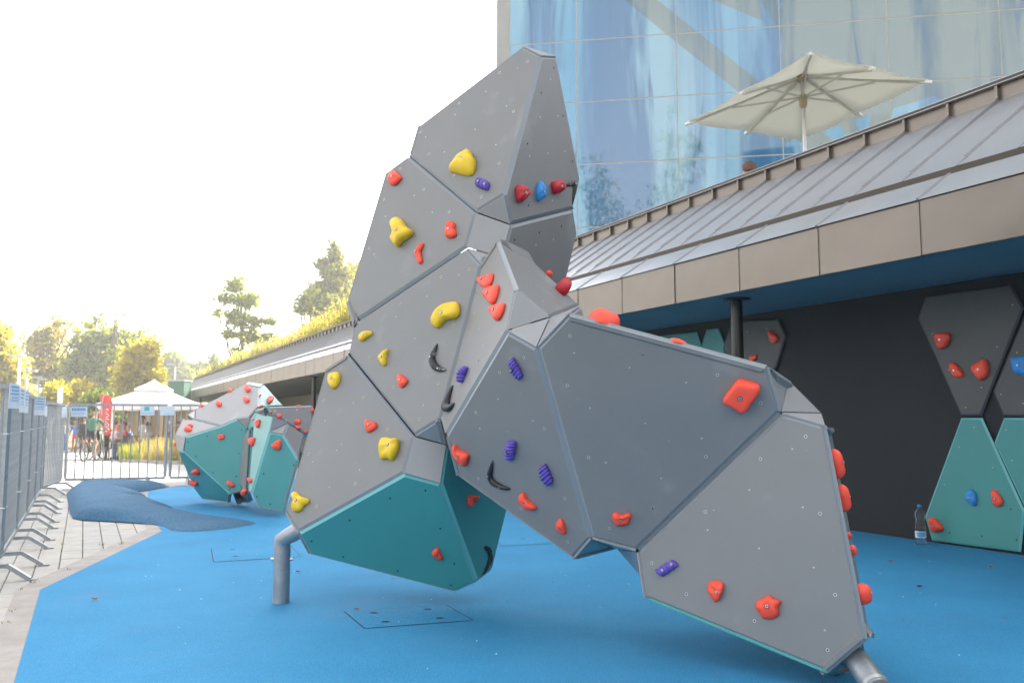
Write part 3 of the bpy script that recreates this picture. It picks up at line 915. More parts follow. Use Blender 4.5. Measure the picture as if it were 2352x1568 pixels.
def boulder(root, P, F, mats, groups, sheets=()):
    P = {k: Vector(v) for k, v in P.items()}
    faces, panels = {}, {}
    use = {}
    for k, f in F.items():
        f = f.split()
        faces[k] = Face([P[n] for n in f])
        for i in range(len(f)): use.setdefault(frozenset((f[i], f[(i + 1) % len(f)])), []).append(k)
    for k in F:
        kind = mats.get(k, 'grey')
        sh = k in sheets
        panels[k] = plate(faces[k], 'filler_panel' if sh else 'panel', M[kind], root, 0.004 if sh else 0.020, label={'teal': 'teal panel', 'teal_light': 'mint panel'}.get(kind))
    # back: triangles from every open edge to an apex behind
    vgroups = {}
    for g, (names, apex, kind) in groups.items():
        for k in names.split():
            f = F[k].split()
            for i in range(len(f)):
                a, b = f[i], f[(i + 1) % len(f)]
                e = frozenset((a, b))
                if len(use[e]) == 1:
                    fc = Face([P[b], P[a], apex])
                    if fc.n.length < 0.5: continue
                    plate(fc, 'panel', M[kind], root, 0.020)
                    vgroups.setdefault(a, set()).add(g); vgroups.setdefault(b, set()).add(g)
    core = MB()
    for v, gs in vgroups.items():
        gs = sorted(gs)
        for i in range(len(gs) - 1):
            a1, a2 = groups[gs[i]][1], groups[gs[i + 1]][1]
            core.add([P[v], a1, a2], [(0, 1, 2)])
    if core.f: core.build('inner_frame', M['grey_dark'], root)
    return P, faces, panels

def catmull(pts, n):
    k = len(pts); out = []
    per = []
    for i in range(k):
        p0, p1, p2, p3 = pts[i - 1], pts[i], pts[(i + 1) % k], pts[(i + 2) % k]
        for s in range(6):
            t = s / 6
            out.append(0.5 * ((2 * p1) + (p2 - p0) * t + (2 * p0 - 5 * p1 + 4 * p2 - p3) * t * t + (3 * p1 - p0 - 3 * p2 + p3) * t ** 3))
    # resample evenly
    L = [0.0]
    for i in range(len(out)): L.append(L[-1] + (out[(i + 1) % len(out)] - out[i]).length)
    res = []
    j = 0
    for q in range(n):
        s = L[-1] * q / n
        while L[j + 1] < s: j += 1
        u = (s - L[j]) / max(1e-9, L[j + 1] - L[j])
        res.append(out[j].lerp(out[(j + 1) % len(out)], u))
    return res

hold_seed = [0]
COLN = dict(h_red='orange-red', h_crimson='crimson', h_yellow='yellow', h_purple='purple', h_blue='blue', h_black='black')
def put_bolt(o, fc, p, h, r=0.0065):
    b = MB()
    c0 = fc.to3(p, h - 0.004); c1 = fc.to3(p, h + 0.0012); c2 = fc.to3(p, h + 0.0016)
    b.tube([c0, c1], r * 1.35, 10, 0, True)
    b.tube([c1, fc.to3(p, h + 0.003)], r, 8, 1, True)
    b.tube([fc.to3(p, h + 0.0028), fc.to3(p, h + 0.0034)], r * 0.45, 6, 0, True)
    b.build('bolt', [M['hole'], M['steel']], o)

def hold_outline(parent, fc, zoom, pts, m, h=None, peak=(0.0, 0.0), bolt=True, local=None, nseg=30, label=True, lump_k=1.0, flat=False):
    hold_seed[0] += 1
    r = random.Random(hold_seed[0])
    q = local if local else [fc.pick(zz(zoom, *p)) for p in pts]
    ar = sum(q[i - 1].x * q[i].y - q[i].x * q[i - 1].y for i in range(len(q)))
    if ar < 0: q = q[::-1]
    ol = catmull(q, nseg)
    c = sum(ol, Vector((0, 0))) / nseg
    size = math.sqrt(abs(ar) / 2)
    if h is None: h = size * 0.42
    pk = c + Vector(peak) * size
    prof = ((0.95, -0.05), (1.0, 0.10), (1.0, 0.30), (0.955, 0.52), (0.85, 0.73), (0.68, 0.88), (0.47, 0.965), (0.24, 1.0))
    if flat: prof = ((0.90, -0.05), (0.96, 0.10), (1.0, 0.40), (0.99, 0.62), (0.955, 0.80), (0.88, 0.93), (0.70, 0.985), (0.40, 1.0))
    vs = []; fs = []
    f1, f2, a1, a2 = r.uniform(2, 3.4), r.uniform(3, 5), r.uniform(0, 6), r.uniform(0, 6)
    for sc, hh in prof:
        for i, o_ in enumerate(ol):
            an = 2 * math.pi * i / nseg
            lump = 1 + lump_k * 0.09 * math.sin(round(f1) * an + a1) * min(1, hh * 2) + lump_k * 0.05 * math.sin(round(f2) * an + a2)
            base = c.lerp(pk, max(0, hh) ** 1.5)
            p = base + (o_ - c) * sc
            w = lump_k * 0.022 * size * mnoise.noise(Vector((p.x / size * 1.8, p.y / size * 1.8, hold_seed[0] * 7.3)))
            vs.append(fc.to3(p, max(-0.003, hh * h * (lump if hh < 0.97 else 1.0)) + (w * 3 if hh > 0.4 else 0)))
    for k in range(len(prof) - 1):
        for i in range(nseg):
            j = (i + 1) % nseg
            fs.append((k * nseg + i, k * nseg + j, (k + 1) * nseg + j, (k + 1) * nseg + i))
    top = len(vs)
    dimple = h * (0.93 if bolt else 1.02)
    vs.append(fc.to3(pk, dimple))
    k = len(prof) - 1
    for i in range(nseg): fs.append((k * nseg + i, k * nseg + (i + 1) % nseg, top))
    o = MB().add(vs, fs, 0, True).build('climbing_hold', M[m], parent)
    if label: o['label'] = COLN[m] + ' climbing hold'
    if bolt: put_bolt(o, fc, pk, h * 0.97, min(0.0075, size * 0.09))
    return o

def hold_spine(parent, fc, zoom, sp, m, ribs=0, hf=0.9, rib_d=0.2, nr=14, bolts=2, local=None):
    hold_seed[0] += 1
    if local: pts, rad = local
    else:
        pts = [fc.pick(zz(zoom, x, y)) for x, y, r in sp]
        rad = []
        for x, y, r in sp:
            c = fc.pick(zz(zoom, x, y))
            rad.append(min((fc.pick(zz(zoom, x + r, y)) - c).length, (fc.pick(zz(zoom, x, y + r)) - c).length))
    # dense sampling
    n = 40 if ribs else 22
    k = len(pts)
    P_, R_ = [], []
    for q in range(n + 1):
        u = q / n * (k - 1)
        i = min(int(u), k - 2); t = u - i
        p0 = pts[max(0, i - 1)]; p1 = pts[i]; p2 = pts[i + 1]; p3 = pts[min(k - 1, i + 2)]
        P_.append(0.5 * ((2 * p1) + (p2 - p0) * t + (2 * p0 - 5 * p1 + 4 * p2 - p3) * t * t + (3 * p1 - p0 - 3 * p2 + p3) * t ** 3))
        rr = rad[i] * (1 - t) + rad[i + 1] * t
        if ribs:
            rr *= 1 - rib_d * (0.5 + 0.5 * math.cos(2 * math.pi * ribs * q / n))
        e = min(q, n - q) / n
        cap = math.sqrt(max(0.0, 1 - (1 - min(1, e / 0.10)) ** 2)) if not ribs else math.sqrt(max(0.0, 1 - (1 - min(1, e / 0.16)) ** 2)) ** 0.8
        R_.append(max(rr * cap, 0.0006))
    vs = []; fs = []
    for q in range(n + 1):
        d_ = (P_[min(n, q + 1)] - P_[max(0, q - 1)]).normalized()
        sdv = Vector((-d_.y, d_.x))
        sk = 0.35 if ribs else 0
        for a in range(nr):
            an = 2 * math.pi * a / nr
            off = R_[q] * math.cos(an)
            hz = R_[q] * hf * (math.sin(an) + 0.55) * (1.0 + 0.10 * mnoise.noise(Vector((q * 0.3, an, hold_seed[0]))))
            p = P_[q] + sdv * off - d_ * (off * sk)
            vs.append(fc.to3(p, hz))
    for q in range(n):
        for a in range(nr):
            b_ = (a + 1) % nr
            fs.append((q * nr + a, q * nr + b_, (q + 1) * nr + b_, (q + 1) * nr + a))
    fs.append(tuple(reversed(range(nr)))); fs.append(tuple(n * nr + a for a in range(nr)))
    o = MB().add(vs, fs, 0, True).build('climbing_hold', M[m], parent)
    o['label'] = ('ribbed ' if ribs else 'curved ') + COLN[m] + ' climbing hold'
    for bi in range(bolts):
        q = int(n * (0.38 if bolts > 1 else 0.5)) if bi == 0 else int(n * 0.8)
        if R_[q] > 0.008: put_bolt(o, fc, P_[q], R_[q] * hf * 1.52, min(0.006, R_[q] * 0.3))
    return o

def rings(panel, fc, lst, r=0.0092, kind='zinc', holes=False):
    b = MB()
    n = 10
    for zoom, x, y, ty in lst:
        p = fc.pick(zz(zoom, x, y))
        def disc(rr, h, mi):
            b.add([fc.to3((p.x + rr * math.cos(2 * math.pi * k / n), p.y + rr * math.sin(2 * math.pi * k / n)), h) for k in range(n)], [tuple(range(n))], mi)
        if ty == 'r':
            disc(r, 0.0008, 0); disc(r * 0.5, 0.0014, 1)
        elif ty == 'd':
            disc(r * 0.52, 0.0008, 0)
        else:
            disc(r * 0.62, 0.0008, 1)
    o = b.build('bolt_socket', [M[kind], M['hole']], panel)
    o['kind'] = 'stuff'
    return o
def L_(z, ty, *xy): return [(z, x, y, ty) for x, y in xy]

# ---- the large grey sculpture
F0 = Vector((-0.05, 4.5, 0))
big = thing('climbing_boulder', 'large grey faceted climbing sculpture with leaning tower, low arm and teal underside', 'climbing wall', F0)
MAIN_F['U6'] = 'r16 w3 r15'
big_mats = dict(T9='teal', T10='teal', T10b='teal', U6='teal')
for k in ('cap', 'T3', 'T4', 'T5s', 'T6t', 'T8t', 'T8', 'T7s', 'R3b', 'R4a', 'R4b', 'R4c', 'Q1', 'Q2', 'Q3', 'Qs', 'V1', 'V2', 'V3'): big_mats[k] = 'grey_sheet'
def inside(x, y, Y): return at((x, y), Y)
big_groups = dict(
    g1=('T1 T2 cap T3', inside(1200, 330, 5.5), 'grey'),
    g2=('T5 T5s T4 T11 T6t', inside(1080, 540, 5.6), 'grey'),
    g3=('T6 T8t', inside(960, 760, 5.5), 'grey'),
    g4=('T7 T7s T9 T10 T10b T8', inside(960, 1120, 5.45), 'grey'),
    g5=('R1 R3 R3b R4a R4b R4c R2 R5 Q1 Q2', inside(1420, 960, 4.55), 'grey'),
    g6=('R6 V1 V2 V3 R7 Q3 Qs U6', inside(1790, 1180, 4.3), 'grey'))
BP, BF, BPAN = boulder(big, MAIN_P, MAIN_F, big_mats, big_groups,
                       sheets=('cap', 'T3', 'T4', 'T5s', 'T6t', 'T8t', 'T8', 'T7s', 'R3b', 'R4a', 'R4b', 'R4c', 'Q1', 'Q2', 'Q3', 'Qs', 'V1', 'V2', 'V3', 'U6'))
def HO(f, z, pts, m, **k): return hold_outline(big, BF[f], z, pts, m, **k)
def HS(f, z, pts, m, **k): return hold_spine(big, BF[f], z, pts, m, **k)
HO('T1', 'C', [(1030, 835), (1050, 845), (1060, 880), (1078, 895), (1065, 970), (1045, 990), (1010, 993), (905, 968), (905, 945), (950, 880)], 'h_yellow', peak=(-.15, -.12))
HS('T1', 'C', [(1088, 1038, 27), (1125, 1052, 30), (1168, 1070, 26)], 'h_purple', ribs=4)
HO('T5', 'C', [(485, 985), (515, 955), (565, 1000), (560, 1020), (525, 1055), (490, 1050)], 'h_red')
HO('T5', 'C', [(505, 1300), (540, 1278), (575, 1300), (605, 1345), (645, 1370), (635, 1405), (575, 1445), (545, 1485), (495, 1425), (515, 1390), (500, 1330)], 'h_yellow', peak=(-.1, .1))
HO('T5', 'C', [(880, 1330), (905, 1303), (935, 1325), (930, 1355), (945, 1385), (930, 1415), (880, 1418), (870, 1375)], 'h_red')
HS('T5', 'D', [(1127, 22, 12), (1108, 55, 20), (1093, 88, 24), (1102, 125, 19), (1113, 165, 15)], 'h_red', bolts=1)
HO('T6', 'D', [(1195, 540), (1225, 490), (1270, 455), (1320, 432), (1370, 435), (1378, 510), (1345, 545), (1295, 550), (1265, 572), (1235, 607), (1208, 597), (1190, 572)], 'h_yellow', h=0.05)
HO('T6', 'D', [(690, 660), (715, 632), (765, 628), (775, 650), (740, 675), (705, 698), (690, 685)], 'h_yellow')
HO('T6', 'D', [(865, 758), (885, 757), (872, 815), (872, 850), (855, 868), (825, 832), (825, 798)], 'h_yellow')
HO('T6', 'D', [(950, 940), (968, 922), (1000, 945), (1022, 970), (1005, 1000), (980, 1018), (960, 995)], 'h_red')
HS('T6', 'D', [(1222, 712, 6), (1207, 760, 15), (1190, 820, 24), (1210, 868, 25), (1245, 890, 18), (1283, 893, 7)], 'h_black')
HO('R1', 'D', [(1505, 280), (1520, 258), (1590, 240), (1612, 235), (1600, 295), (1570, 335), (1525, 310)], 'h_red', h=0.03)
HO('R1', 'D', [(1550, 375), (1570, 335), (1645, 312), (1635, 400), (1605, 445), (1575, 415)], 'h_red', h=0.03)
HO('R1', 'D', [(1600, 480), (1615, 458), (1687, 437), (1670, 520), (1638, 558), (1615, 530)], 'h_red', h=0.03)
HS('R1', 'D', [(1432, 872, 18), (1410, 920, 32), (1390, 982, 22)], 'h_purple', ribs=6, bolts=1)
HS('R1', 'D', [(1331, 996, 5), (1315, 1050, 14), (1300, 1110, 22), (1296, 1150, 26), (1320, 1150, 16), (1342, 1120, 5)], 'h_black', bolts=0)
HO('T7', 'D', [(475, 950), (490, 925), (545, 912), (555, 940), (550, 980), (520, 1022), (500, 1018), (478, 985)], 'h_yellow')
HO('T7', 'E', [(728, 150), (745, 137), (770, 150), (800, 155), (810, 185), (780, 210), (745, 225), (735, 190)], 'h_red')
HO('T7', 'E', [(835, 280), (870, 265), (915, 276), (960, 275), (960, 310), (950, 360), (915, 418), (880, 405), (840, 412), (825, 370)], 'h_yellow', peak=(-.2, 0))
HO('T7', 'E', [(228, 650), (255, 632), (280, 655), (305, 670), (342, 682), (340, 710), (305, 730), (295, 755), (245, 772), (232, 730), (242, 695)], 'h_yellow')
HO('T9', 'E', [(1185, 1040), (1200, 1020), (1230, 1013), (1245, 1050), (1262, 1080), (1240, 1095), (1190, 1062)], 'h_red')
HO('T10', 'E', [(1425, 665), (1440, 655), (1490, 655), (1490, 680), (1460, 715), (1435, 735), (1425, 705)], 'h_red', h=0.03)
HS('T10', 'E', [(1540, 1008, 12), (1570, 1030, 22), (1583, 1075, 22), (1565, 1135, 20), (1533, 1200, 8)], 'h_black', hf=0.6)
HO('T2', 'C', [(1340, 1075), (1365, 1052), (1400, 1065), (1430, 1095), (1420, 1125), (1375, 1172), (1350, 1165), (1342, 1120)], 'h_crimson', h=0.045)
HO('T2', 'C', [(1480, 1100), (1505, 1025), (1550, 1090), (1545, 1130), (1500, 1165), (1488, 1160)], 'h_blue', h=0.035)
HO('T2', 'C', [(1588, 1040), (1600, 1027), (1650, 1022), (1668, 1055), (1660, 1090), (1610, 1118), (1592, 1090)], 'h_crimson', h=0.045)
HS('T2', 'C', [(1692, 1058, 8), (1725, 1045, 19), (1750, 1045, 20), (1748, 1100, 16), (1736, 1185, 5)], 'h_black', hf=0.42, bolts=1)
HO('T11', 'F', [(918, 462), (945, 435), (970, 455), (962, 492), (930, 500)], 'h_red', bolt=False)
HO('R3', 'F', [(1000, 590), (1040, 560), (1090, 620), (1092, 662), (1050, 640)], 'h_crimson', h=0.07, bolt=False)
HO('R2', 'G', [(222, 690), (238, 680), (255, 710), (320, 740), (322, 775), (308, 818), (285, 810), (225, 740)], 'h_red')
HO('R2', 'G', [(655, 1010), (680, 990), (710, 1040), (758, 1080), (760, 1100), (715, 1105), (660, 1050)], 'h_red')
HO('R2', 'G', [(893, 1200), (918, 1160), (945, 1190), (958, 1250), (940, 1262), (895, 1230)], 'h_red')
HS('R2', 'G', [(600, 122, 24), (630, 180, 38), (668, 246, 26)], 'h_purple', ribs=7, bolts=1)
HS('R2', 'G', [(610, 652, 30), (598, 715, 38), (592, 778, 26)], 'h_purple', ribs=7, bolts=1)
HS('R2', 'G', [(805, 812, 28), (830, 870, 42), (862, 936, 30)], 'h_purple', ribs=6, bolts=1)
HS('R2', 'G', [(476, 782, 5), (468, 840, 14), (462, 888, 18), (490, 930, 19), (540, 956, 15), (594, 970, 7)], 'h_black')
HO('R5', 'H', [(885, 690), (900, 660), (940, 610), (975, 565), (1005, 550), (1060, 565), (1125, 585), (1147, 610), (1140, 650), (1100, 705), (1065, 760), (1030, 780), (1000, 770), (940, 730), (895, 712)], 'h_red', h=0.05, peak=(0.08, -.12), nseg=40, lump_k=0.15, flat=True)
HO('R5', 'G', [(1255, 1140), (1275, 1120), (1320, 1137), (1368, 1124), (1381, 1145), (1360, 1195), (1300, 1207), (1270, 1190)], 'h_red')
HS('R6', 'I', [(298, 722, 38), (365, 678, 40), (438, 630, 36)], 'h_purple', ribs=4, rib_d=0.12, hf=0.7)
HO('R6', 'I', [(680, 810), (700, 780), (745, 770), (795, 790), (800, 830), (772, 905), (740, 937), (715, 910), (682, 850)], 'h_red', peak=(-.1, .2))
HO('R6', 'I', [(1052, 965), (1075, 925), (1120, 910), (1155, 885), (1190, 912), (1250, 935), (1225, 985), (1235, 1030), (1195, 1067), (1110, 1068), (1088, 1025), (1060, 1000)], 'h_red', peak=(-.1, -.05))
# holds that stick out past an edge
def local_hold(fc, c3, w, h, ht, m, up=Vector((0, 0, 1)), lean=0.0, bolt=True):
    q = Vector(((c3 - fc.c).dot(fc.x), (c3 - fc.c).dot(fc.y)))
    u3 = (up - fc.n * up.dot(fc.n)).normalized()
    u = Vector((u3.dot(fc.x), u3.dot(fc.y))); s = Vector((-u.y, u.x))
    pts = [q + u * (h * math.cos(a)) + s * (w * math.sin(a) * (1 + lean * math.cos(a))) for a in [k * math.pi / 5 for k in range(10)]]
    return hold_outline(big, fc, None, None, m, h=ht, local=pts, bolt=bolt, lump_k=0.35)
rev = Face([BP['r9'], BP['r10'], inside(1420, 960, 4.55)])
if rev.n.z < 0: rev = Face([BP['r10'], BP['r9'], inside(1420, 960, 4.55)])
for fr, wd, ht in ((0.10, 0.075, 0.088), (0.585, 0.05, 0.028)):
    p = BP['r9'].lerp(BP['r10'], fr) + (rev.c - BP['r9'].lerp(BP['r10'], fr)).normalized() * (0.10 if wd > 0.06 else 0.06)
    local_hold(rev, p, wd, wd, ht, 'h_red', bolt=False)
r7 = BF['R7']
for fr, off, w, h, ht in ((0.10, 0.10, 0.024, 0.060, 0.038), (0.29, 0.11, 0.022, 0.055, 0.036), (0.545, 0.09, 0.014, 0.016, 0.014), (0.645, 0.10, 0.016, 0.022, 0.022), (0.86, 0.07, 0.026, 0.040, 0.046)):
    p = BP['r13'].lerp(BP['r14'], fr)
    p += (r7.c - p).normalized() * off
    p -= r7.n * (p - r7.c).dot(r7.n)
    local_hold(r7, p, w, h, ht, 'h_red', lean=0.3)
rings(BPAN['R5'], BF['R5'], L_('H', 'r', (305, 392), (838, 533), (1144, 733), (755, 1114), (375, 1481)) + L_('F', 'r', (1130, 1008), (1767, 1177), (1110, 1440)) + L_('G', 'r', (1102, 765), (1237, 1227), (1520, 1097))
      + L_('H', 'd', (211, 480), (613, 587), (323, 876), (725, 984), (42, 1157), (436, 1268)) + L_('F', 'd', (1168, 1157), (1652, 1284)) + L_('G', 'd', (1112, 443)), r=0.0074)
rings(BPAN['R6'], BF['R6'], L_('H', 'r', (1466, 971), (1143, 1130)) + L_('I', 'r', (1548, 257), (660, 243), (247, 638), (514, 878), (1040, 1086), (1664, 884), (1606, 1310))
      + L_('H', 'd', (1370, 1060), (1065, 1351)) + L_('I', 'd', (1414, 207), (678, 384), (1076, 524), (1498, 673), (1584, 1157)), r=0.0074)
rings(BPAN['T1'], BF['T1'], L_('C', 'r', (1427, 202), (1235, 281), (957, 490), (1331, 547), (691, 690), (750, 839), (1232, 903), (922, 985), (1109, 1136))
      + L_('C', 'd', (1358, 249), (1140, 412), (1284, 510), (930, 570), (1067, 671), (727, 722), (1210, 776), (855, 826)))
rings(BPAN['T5'], BF['T5'], L_('C', 'r', (553, 938), (713, 1082), (888, 1238), (953, 1409), (440, 1152), (338, 1487)) + L_('C', 'd', (648, 1125), (773, 1241), (450, 1269), (372, 1528)))
rings(BPAN['T6'], BF['T6'], L_('D', 'r', (1440, 198), (1245, 252), (965, 440), (1333, 585), (751, 804), (916, 1009), (1226, 984), (1097, 1229)) + L_('D', 'd', (1369, 241), (1148, 387), (935, 527), (1066, 676), (1123, 1135)), kind='brass')
rings(BPAN['T7'], BF['T7'], L_('D', 'r', (556, 879), (440, 1100), (709, 1081)) + L_('E', 'r', (876, 199), (938, 413), (655, 574), (388, 728), (333, 370)) + L_('E', 'd', (643, 18), (446, 141), (560, 303), (529, 344), (364, 424), (684, 478), (478, 597)), kind='brass')
rings(BPAN['R2'], BF['R2'], L_('G', 'r', (679, 113), (520, 211), (365, 472), (813, 577), (382, 904), (946, 1034), (660, 1100), (965, 1317)) + L_('G', 'd', (510, 384), (392, 576), (738, 525)), r=0.0078)
rings(BPAN['T9'], BF['T9'], L_('E', 'h', (895, 673), (1138, 620), (617, 825), (355, 968), (573, 1076), (1240, 881), (946, 1173), (1337, 1123), (1314, 1270)))
rings(BPAN['T2'], BF['T2'], L_('C', 'h', (1608, 250), (1521, 420), (1672, 578), (1427, 770), (1735, 890), (1433, 1192)) + L_('C', 'd', (1585, 327), (1515, 587), (1636, 578), (1567, 835), (1684, 820), (1442, 853), (1597, 1158)))
rings(BPAN['T11'], BF['T11'], L_('C', 'h', (1507, 1380), (1661, 1336), (1338, 1430)) + L_('C', 'd', (1485, 1464), (1605, 1427)))
rings(BPAN['R1'], BF['R1'], L_('D', 'h', (1582, 98), (1490, 365), (1505, 830), (1600, 470)) + L_('D', 'd', (1472, 500), (1502, 610), (1533, 726), (1388, 813)))
rings(BPAN['R3'], BF['R3'], L_('F', 'd', (725, 330), (778, 445), (838, 572), (900, 706), (1090, 730)))
nj = -(BF['R5'].n + BF['R6'].n).normalized() * 0.017
b = MB(); b.bar(BP['r11'].lerp(BP['r12'], .01) + nj, BP['r11'].lerp(BP['r12'], .99) + nj, 0.034, 0.010, up=tuple(BF['R5'].n)); b.build('joint_strip', M['grey'], big)
# pipe feet
def pipe_foot(base, bend, end, r, collar=True, bolts=True):
    b = MB()
    b.tube([base, bend - Vector((0, 0, 0.05))], r, 24)
    o = b.build('support_pipe', M['galv'], big)
    b = MB()
    b.tube([bend - Vector((0, 0, 0.052)), bend, bend.lerp(end, 0.5), end], r * 1.01, 24)
    b.build('pipe_elbow', M['galv'], big)
    if bolts:
        for s_ in (-1, 1):
            b = MB(); b.tube([bend + Vector((s_ * r * 0.9, 0, -0.11)), bend + Vector((s_ * (r + 0.016), 0, -0.11))], 0.009, 8)
            b.build('bolt', M['steel'], o)
    return o
pb = ground((645, 1386)); pb.z = -0.02
pipe_foot(pb, Vector((pb.x, pb.y, 0.36)), at((695, 1212), 4.78), 0.047)
fe = at((1966, 1512), 3.30); fb = at((2018, 1585), 3.13); gb = Vector((fb.x + 0.02, fb.y - 0.02, -0.02))
b = MB(); b.tube([fe + Vector((-0.12, 0.12, 0.05)), fe, fb], 0.048, 24); b.tube([fb, gb], 0.048, 24)
lo = b.build('support_pipe', M['galv'], big)
b = MB(); dv = (fb - fe).normalized(); b.tube([fb - dv * 0.03, fb - dv * 0.012], 0.0505, 24); b.build('collar', M['alu'], lo)
fpl = Face([BP['r15'], at(zz('I', 1900, 1290), 3.36), at(zz('I', 1720, 1420), 3.42)])
b = MB()
pc = fe + Vector((-0.03, 0.05, 0.015))
b.tube([pc - dv * 0.012, pc], 0.085, 20); b.build('flange_plate', M['galv'], lo)

# ---- the teal and grey sculpture further back
FO_ = Vector((-3.2, 9.6, 0))
far = thing('climbing_boulder', 'low teal and grey faceted climbing boulder with orange-red holds, beyond the grey tower', 'climbing wall', FO_)
far_mats = dict(A='teal', L3='teal', K1='teal', K2='teal', D1='teal_light', E1='teal', G4='teal', G9='teal')
far_sheets = ('K0', 'H2', 'H3', 'H9', 'L1', 'G2', 'G3')
for k in far_sheets: far_mats.setdefault(k, 'grey_sheet')
far_mats['H9'] = 'teal_light'
far_groups = dict(
    h1=('G1 G2 G3 G4 U1 L1 A L3 K0 K1 K2 G9', at(zz('P', 620, 850), 11.0), 'grey'),
    h2=('D1 H2 H3 E1 F1 U2 H9', at(zz('P', 1180, 900), 10.3), 'grey'))
FP_, FF, FPAN = boulder(far, FAR_P, FAR_F, far_mats, far_groups, far_sheets)
def FH(f, pts, m='h_red', **k): return hold_outline(far, FF[f], 'P', pts, m, nseg=18, **k)
def disk(x, y, w, h, k=8, rot=0.0): return [(x + w * math.cos(2 * math.pi * i / k + rot) * (1 + .12 * (i % 2)), y + h * math.sin(2 * math.pi * i / k + rot)) for i in range(k)]
for f, x, y, w, h in (('G1', 823, 178, 30, 32), ('G1', 812, 290, 30, 28), ('G1', 527, 330, 30, 28), ('G1', 640, 192, 18, 16), ('G1', 347, 345, 18, 16),
                      ('G4', 1047, 290, 26, 38), ('G4', 948, 240, 10, 12), ('G4', 957, 352, 18, 14), ('U1', 208, 594, 40, 22), ('U1', 232, 553, 26, 13),
                      ('A', 550, 668, 36, 30), ('U2', 1147, 455, 28, 24), ('U2', 1062, 415, 20, 12), ('U2', 1335, 512, 34, 30), ('U2', 1340, 570, 26, 20), ('U2', 1418, 614, 18, 16), ('U2', 1488, 392, 16, 24), ('U2', 1345, 345, 26, 8),
                      ('L1', 72, 745, 12, 18), ('G9', 880, 486, 8, 14)):
    FH(f, disk(x, y, w, h), bolt=w > 25)
FH('A', [(608, 1130), (625, 1118), (660, 1130), (692, 1162), (680, 1182), (650, 1188), (615, 1155)])
FH('D1', [(903, 530), (930, 500), (956, 492), (952, 540), (935, 577), (912, 550)])
FH('D1', [(840, 705), (862, 680), (903, 676), (895, 725), (876, 768), (858, 735)])
FH('D1', [(825, 1095), (850, 1088), (872, 1112), (853, 1145), (838, 1125)])
FH('K2', [(772, 1205), (800, 1198), (830, 1215), (828, 1240), (805, 1260), (785, 1240)])
FH('E1', [(1065, 755), (1095, 730), (1135, 700), (1168, 697), (1168, 750), (1160, 803), (1120, 800), (1080, 772)])
FH('L3', [(252, 1020), (275, 998), (312, 1005), (330, 1050), (300, 1052)])
FH('L3', [(233, 1110), (250, 1108), (268, 1128), (300, 1130), (312, 1160), (275, 1168), (238, 1140)])
rings(FPAN['A'], FF['A'], L_('P', 'h', (760, 595), (405, 660), (290, 868), (730, 838), (465, 1035), (705, 1073), (207, 722), (640, 1205)), r=0.014)
rings(FPAN['E1'], FF['E1'], L_('P', 'h', (988, 1048), (1298, 960), (917, 1283), (1055, 1360)), r=0.014)
rings(FPAN['G1'], FF['G1'], L_('P', 'd', (725, 205), (672, 262), (420, 470), (515, 455), (668, 375), (865, 310), (330, 410)), r=0.014)
rings(FPAN['U2'], FF['U2'], L_('P', 'd', (1103, 398), (1330, 388), (1220, 495)), r=0.016)
b = MB()
p1_ = at(zz('P', 715, 1262), 10.22); p2_ = at(zz('P', 745, 1330), 10.15)
b.tube([p1_ + Vector((-.05, .1, .1)), p1_, p2_], 0.048, 14); b.build('support_pipe', M['galv'], far)

# ---- flat climbing panels on the charcoal wall
wp0, wpn = W(0, T_W - 0.034), -NOR
def wall_pts(z, pts): return [onplane(zz(z, *p), wp0, wpn) for p in pts]
def wall_panel(label, z, pts, m, sockets=()):
    Q = wall_pts(z, pts)
    n, c = face_normal(Q)
    if n.dot(wpn) < 0: Q = Q[::-1]
    fc = Face(Q)
    t_ = thing('wall_boulder', label, 'climbing wall', fc.c, 'flat climbing panels on the charcoal wall')
    pn = plate(fc, 'panel', M[m], t_, ch=0.016, dep=0.010, gap=0.0, th=0.032)
    if sockets: rings(pn, fc, sockets, r=0.011, kind='brass')
    return t_, fc
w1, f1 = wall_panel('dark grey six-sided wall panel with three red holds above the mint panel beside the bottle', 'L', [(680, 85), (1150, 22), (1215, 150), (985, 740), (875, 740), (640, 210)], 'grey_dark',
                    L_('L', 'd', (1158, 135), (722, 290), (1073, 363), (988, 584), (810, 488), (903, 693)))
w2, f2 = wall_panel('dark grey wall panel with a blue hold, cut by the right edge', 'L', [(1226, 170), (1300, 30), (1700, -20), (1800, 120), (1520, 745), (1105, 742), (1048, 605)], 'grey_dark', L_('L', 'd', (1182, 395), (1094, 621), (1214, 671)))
w3, f3 = wall_panel('green-teal wall panel with a blue hold and two red holds beside the water bottle', 'L', [(875, 750), (990, 750), (1222, 1258), (1200, 1480), (716, 1417), (678, 1287)], 'teal_wall',
                    L_('L', 'h', (1148, 1246), (815, 1374), (991, 1393), (1180, 1413)) + L_('L', 'd', (950, 801), (867, 908), (1051, 1020), (787, 1112)))
w4, f4 = wall_panel('green-teal wall panel without holds at the right edge', 'L', [(1108, 750), (1500, 748), (1760, 1330), (1700, 1560), (1420, 1520), (1228, 1255), (1055, 885)], 'teal_wall', L_('L', 'd', (1122, 816), (1155, 982)))
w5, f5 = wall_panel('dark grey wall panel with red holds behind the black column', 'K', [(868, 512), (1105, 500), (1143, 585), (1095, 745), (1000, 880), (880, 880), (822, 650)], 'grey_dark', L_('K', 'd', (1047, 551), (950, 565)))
w6, f6 = wall_panel('green-teal wall panel with a narrow top just left of the black column', 'K', [(740, 555), (800, 547), (870, 720), (850, 860), (680, 860), (690, 720)], 'teal_wall', L_('K', 'd', (778, 582)))
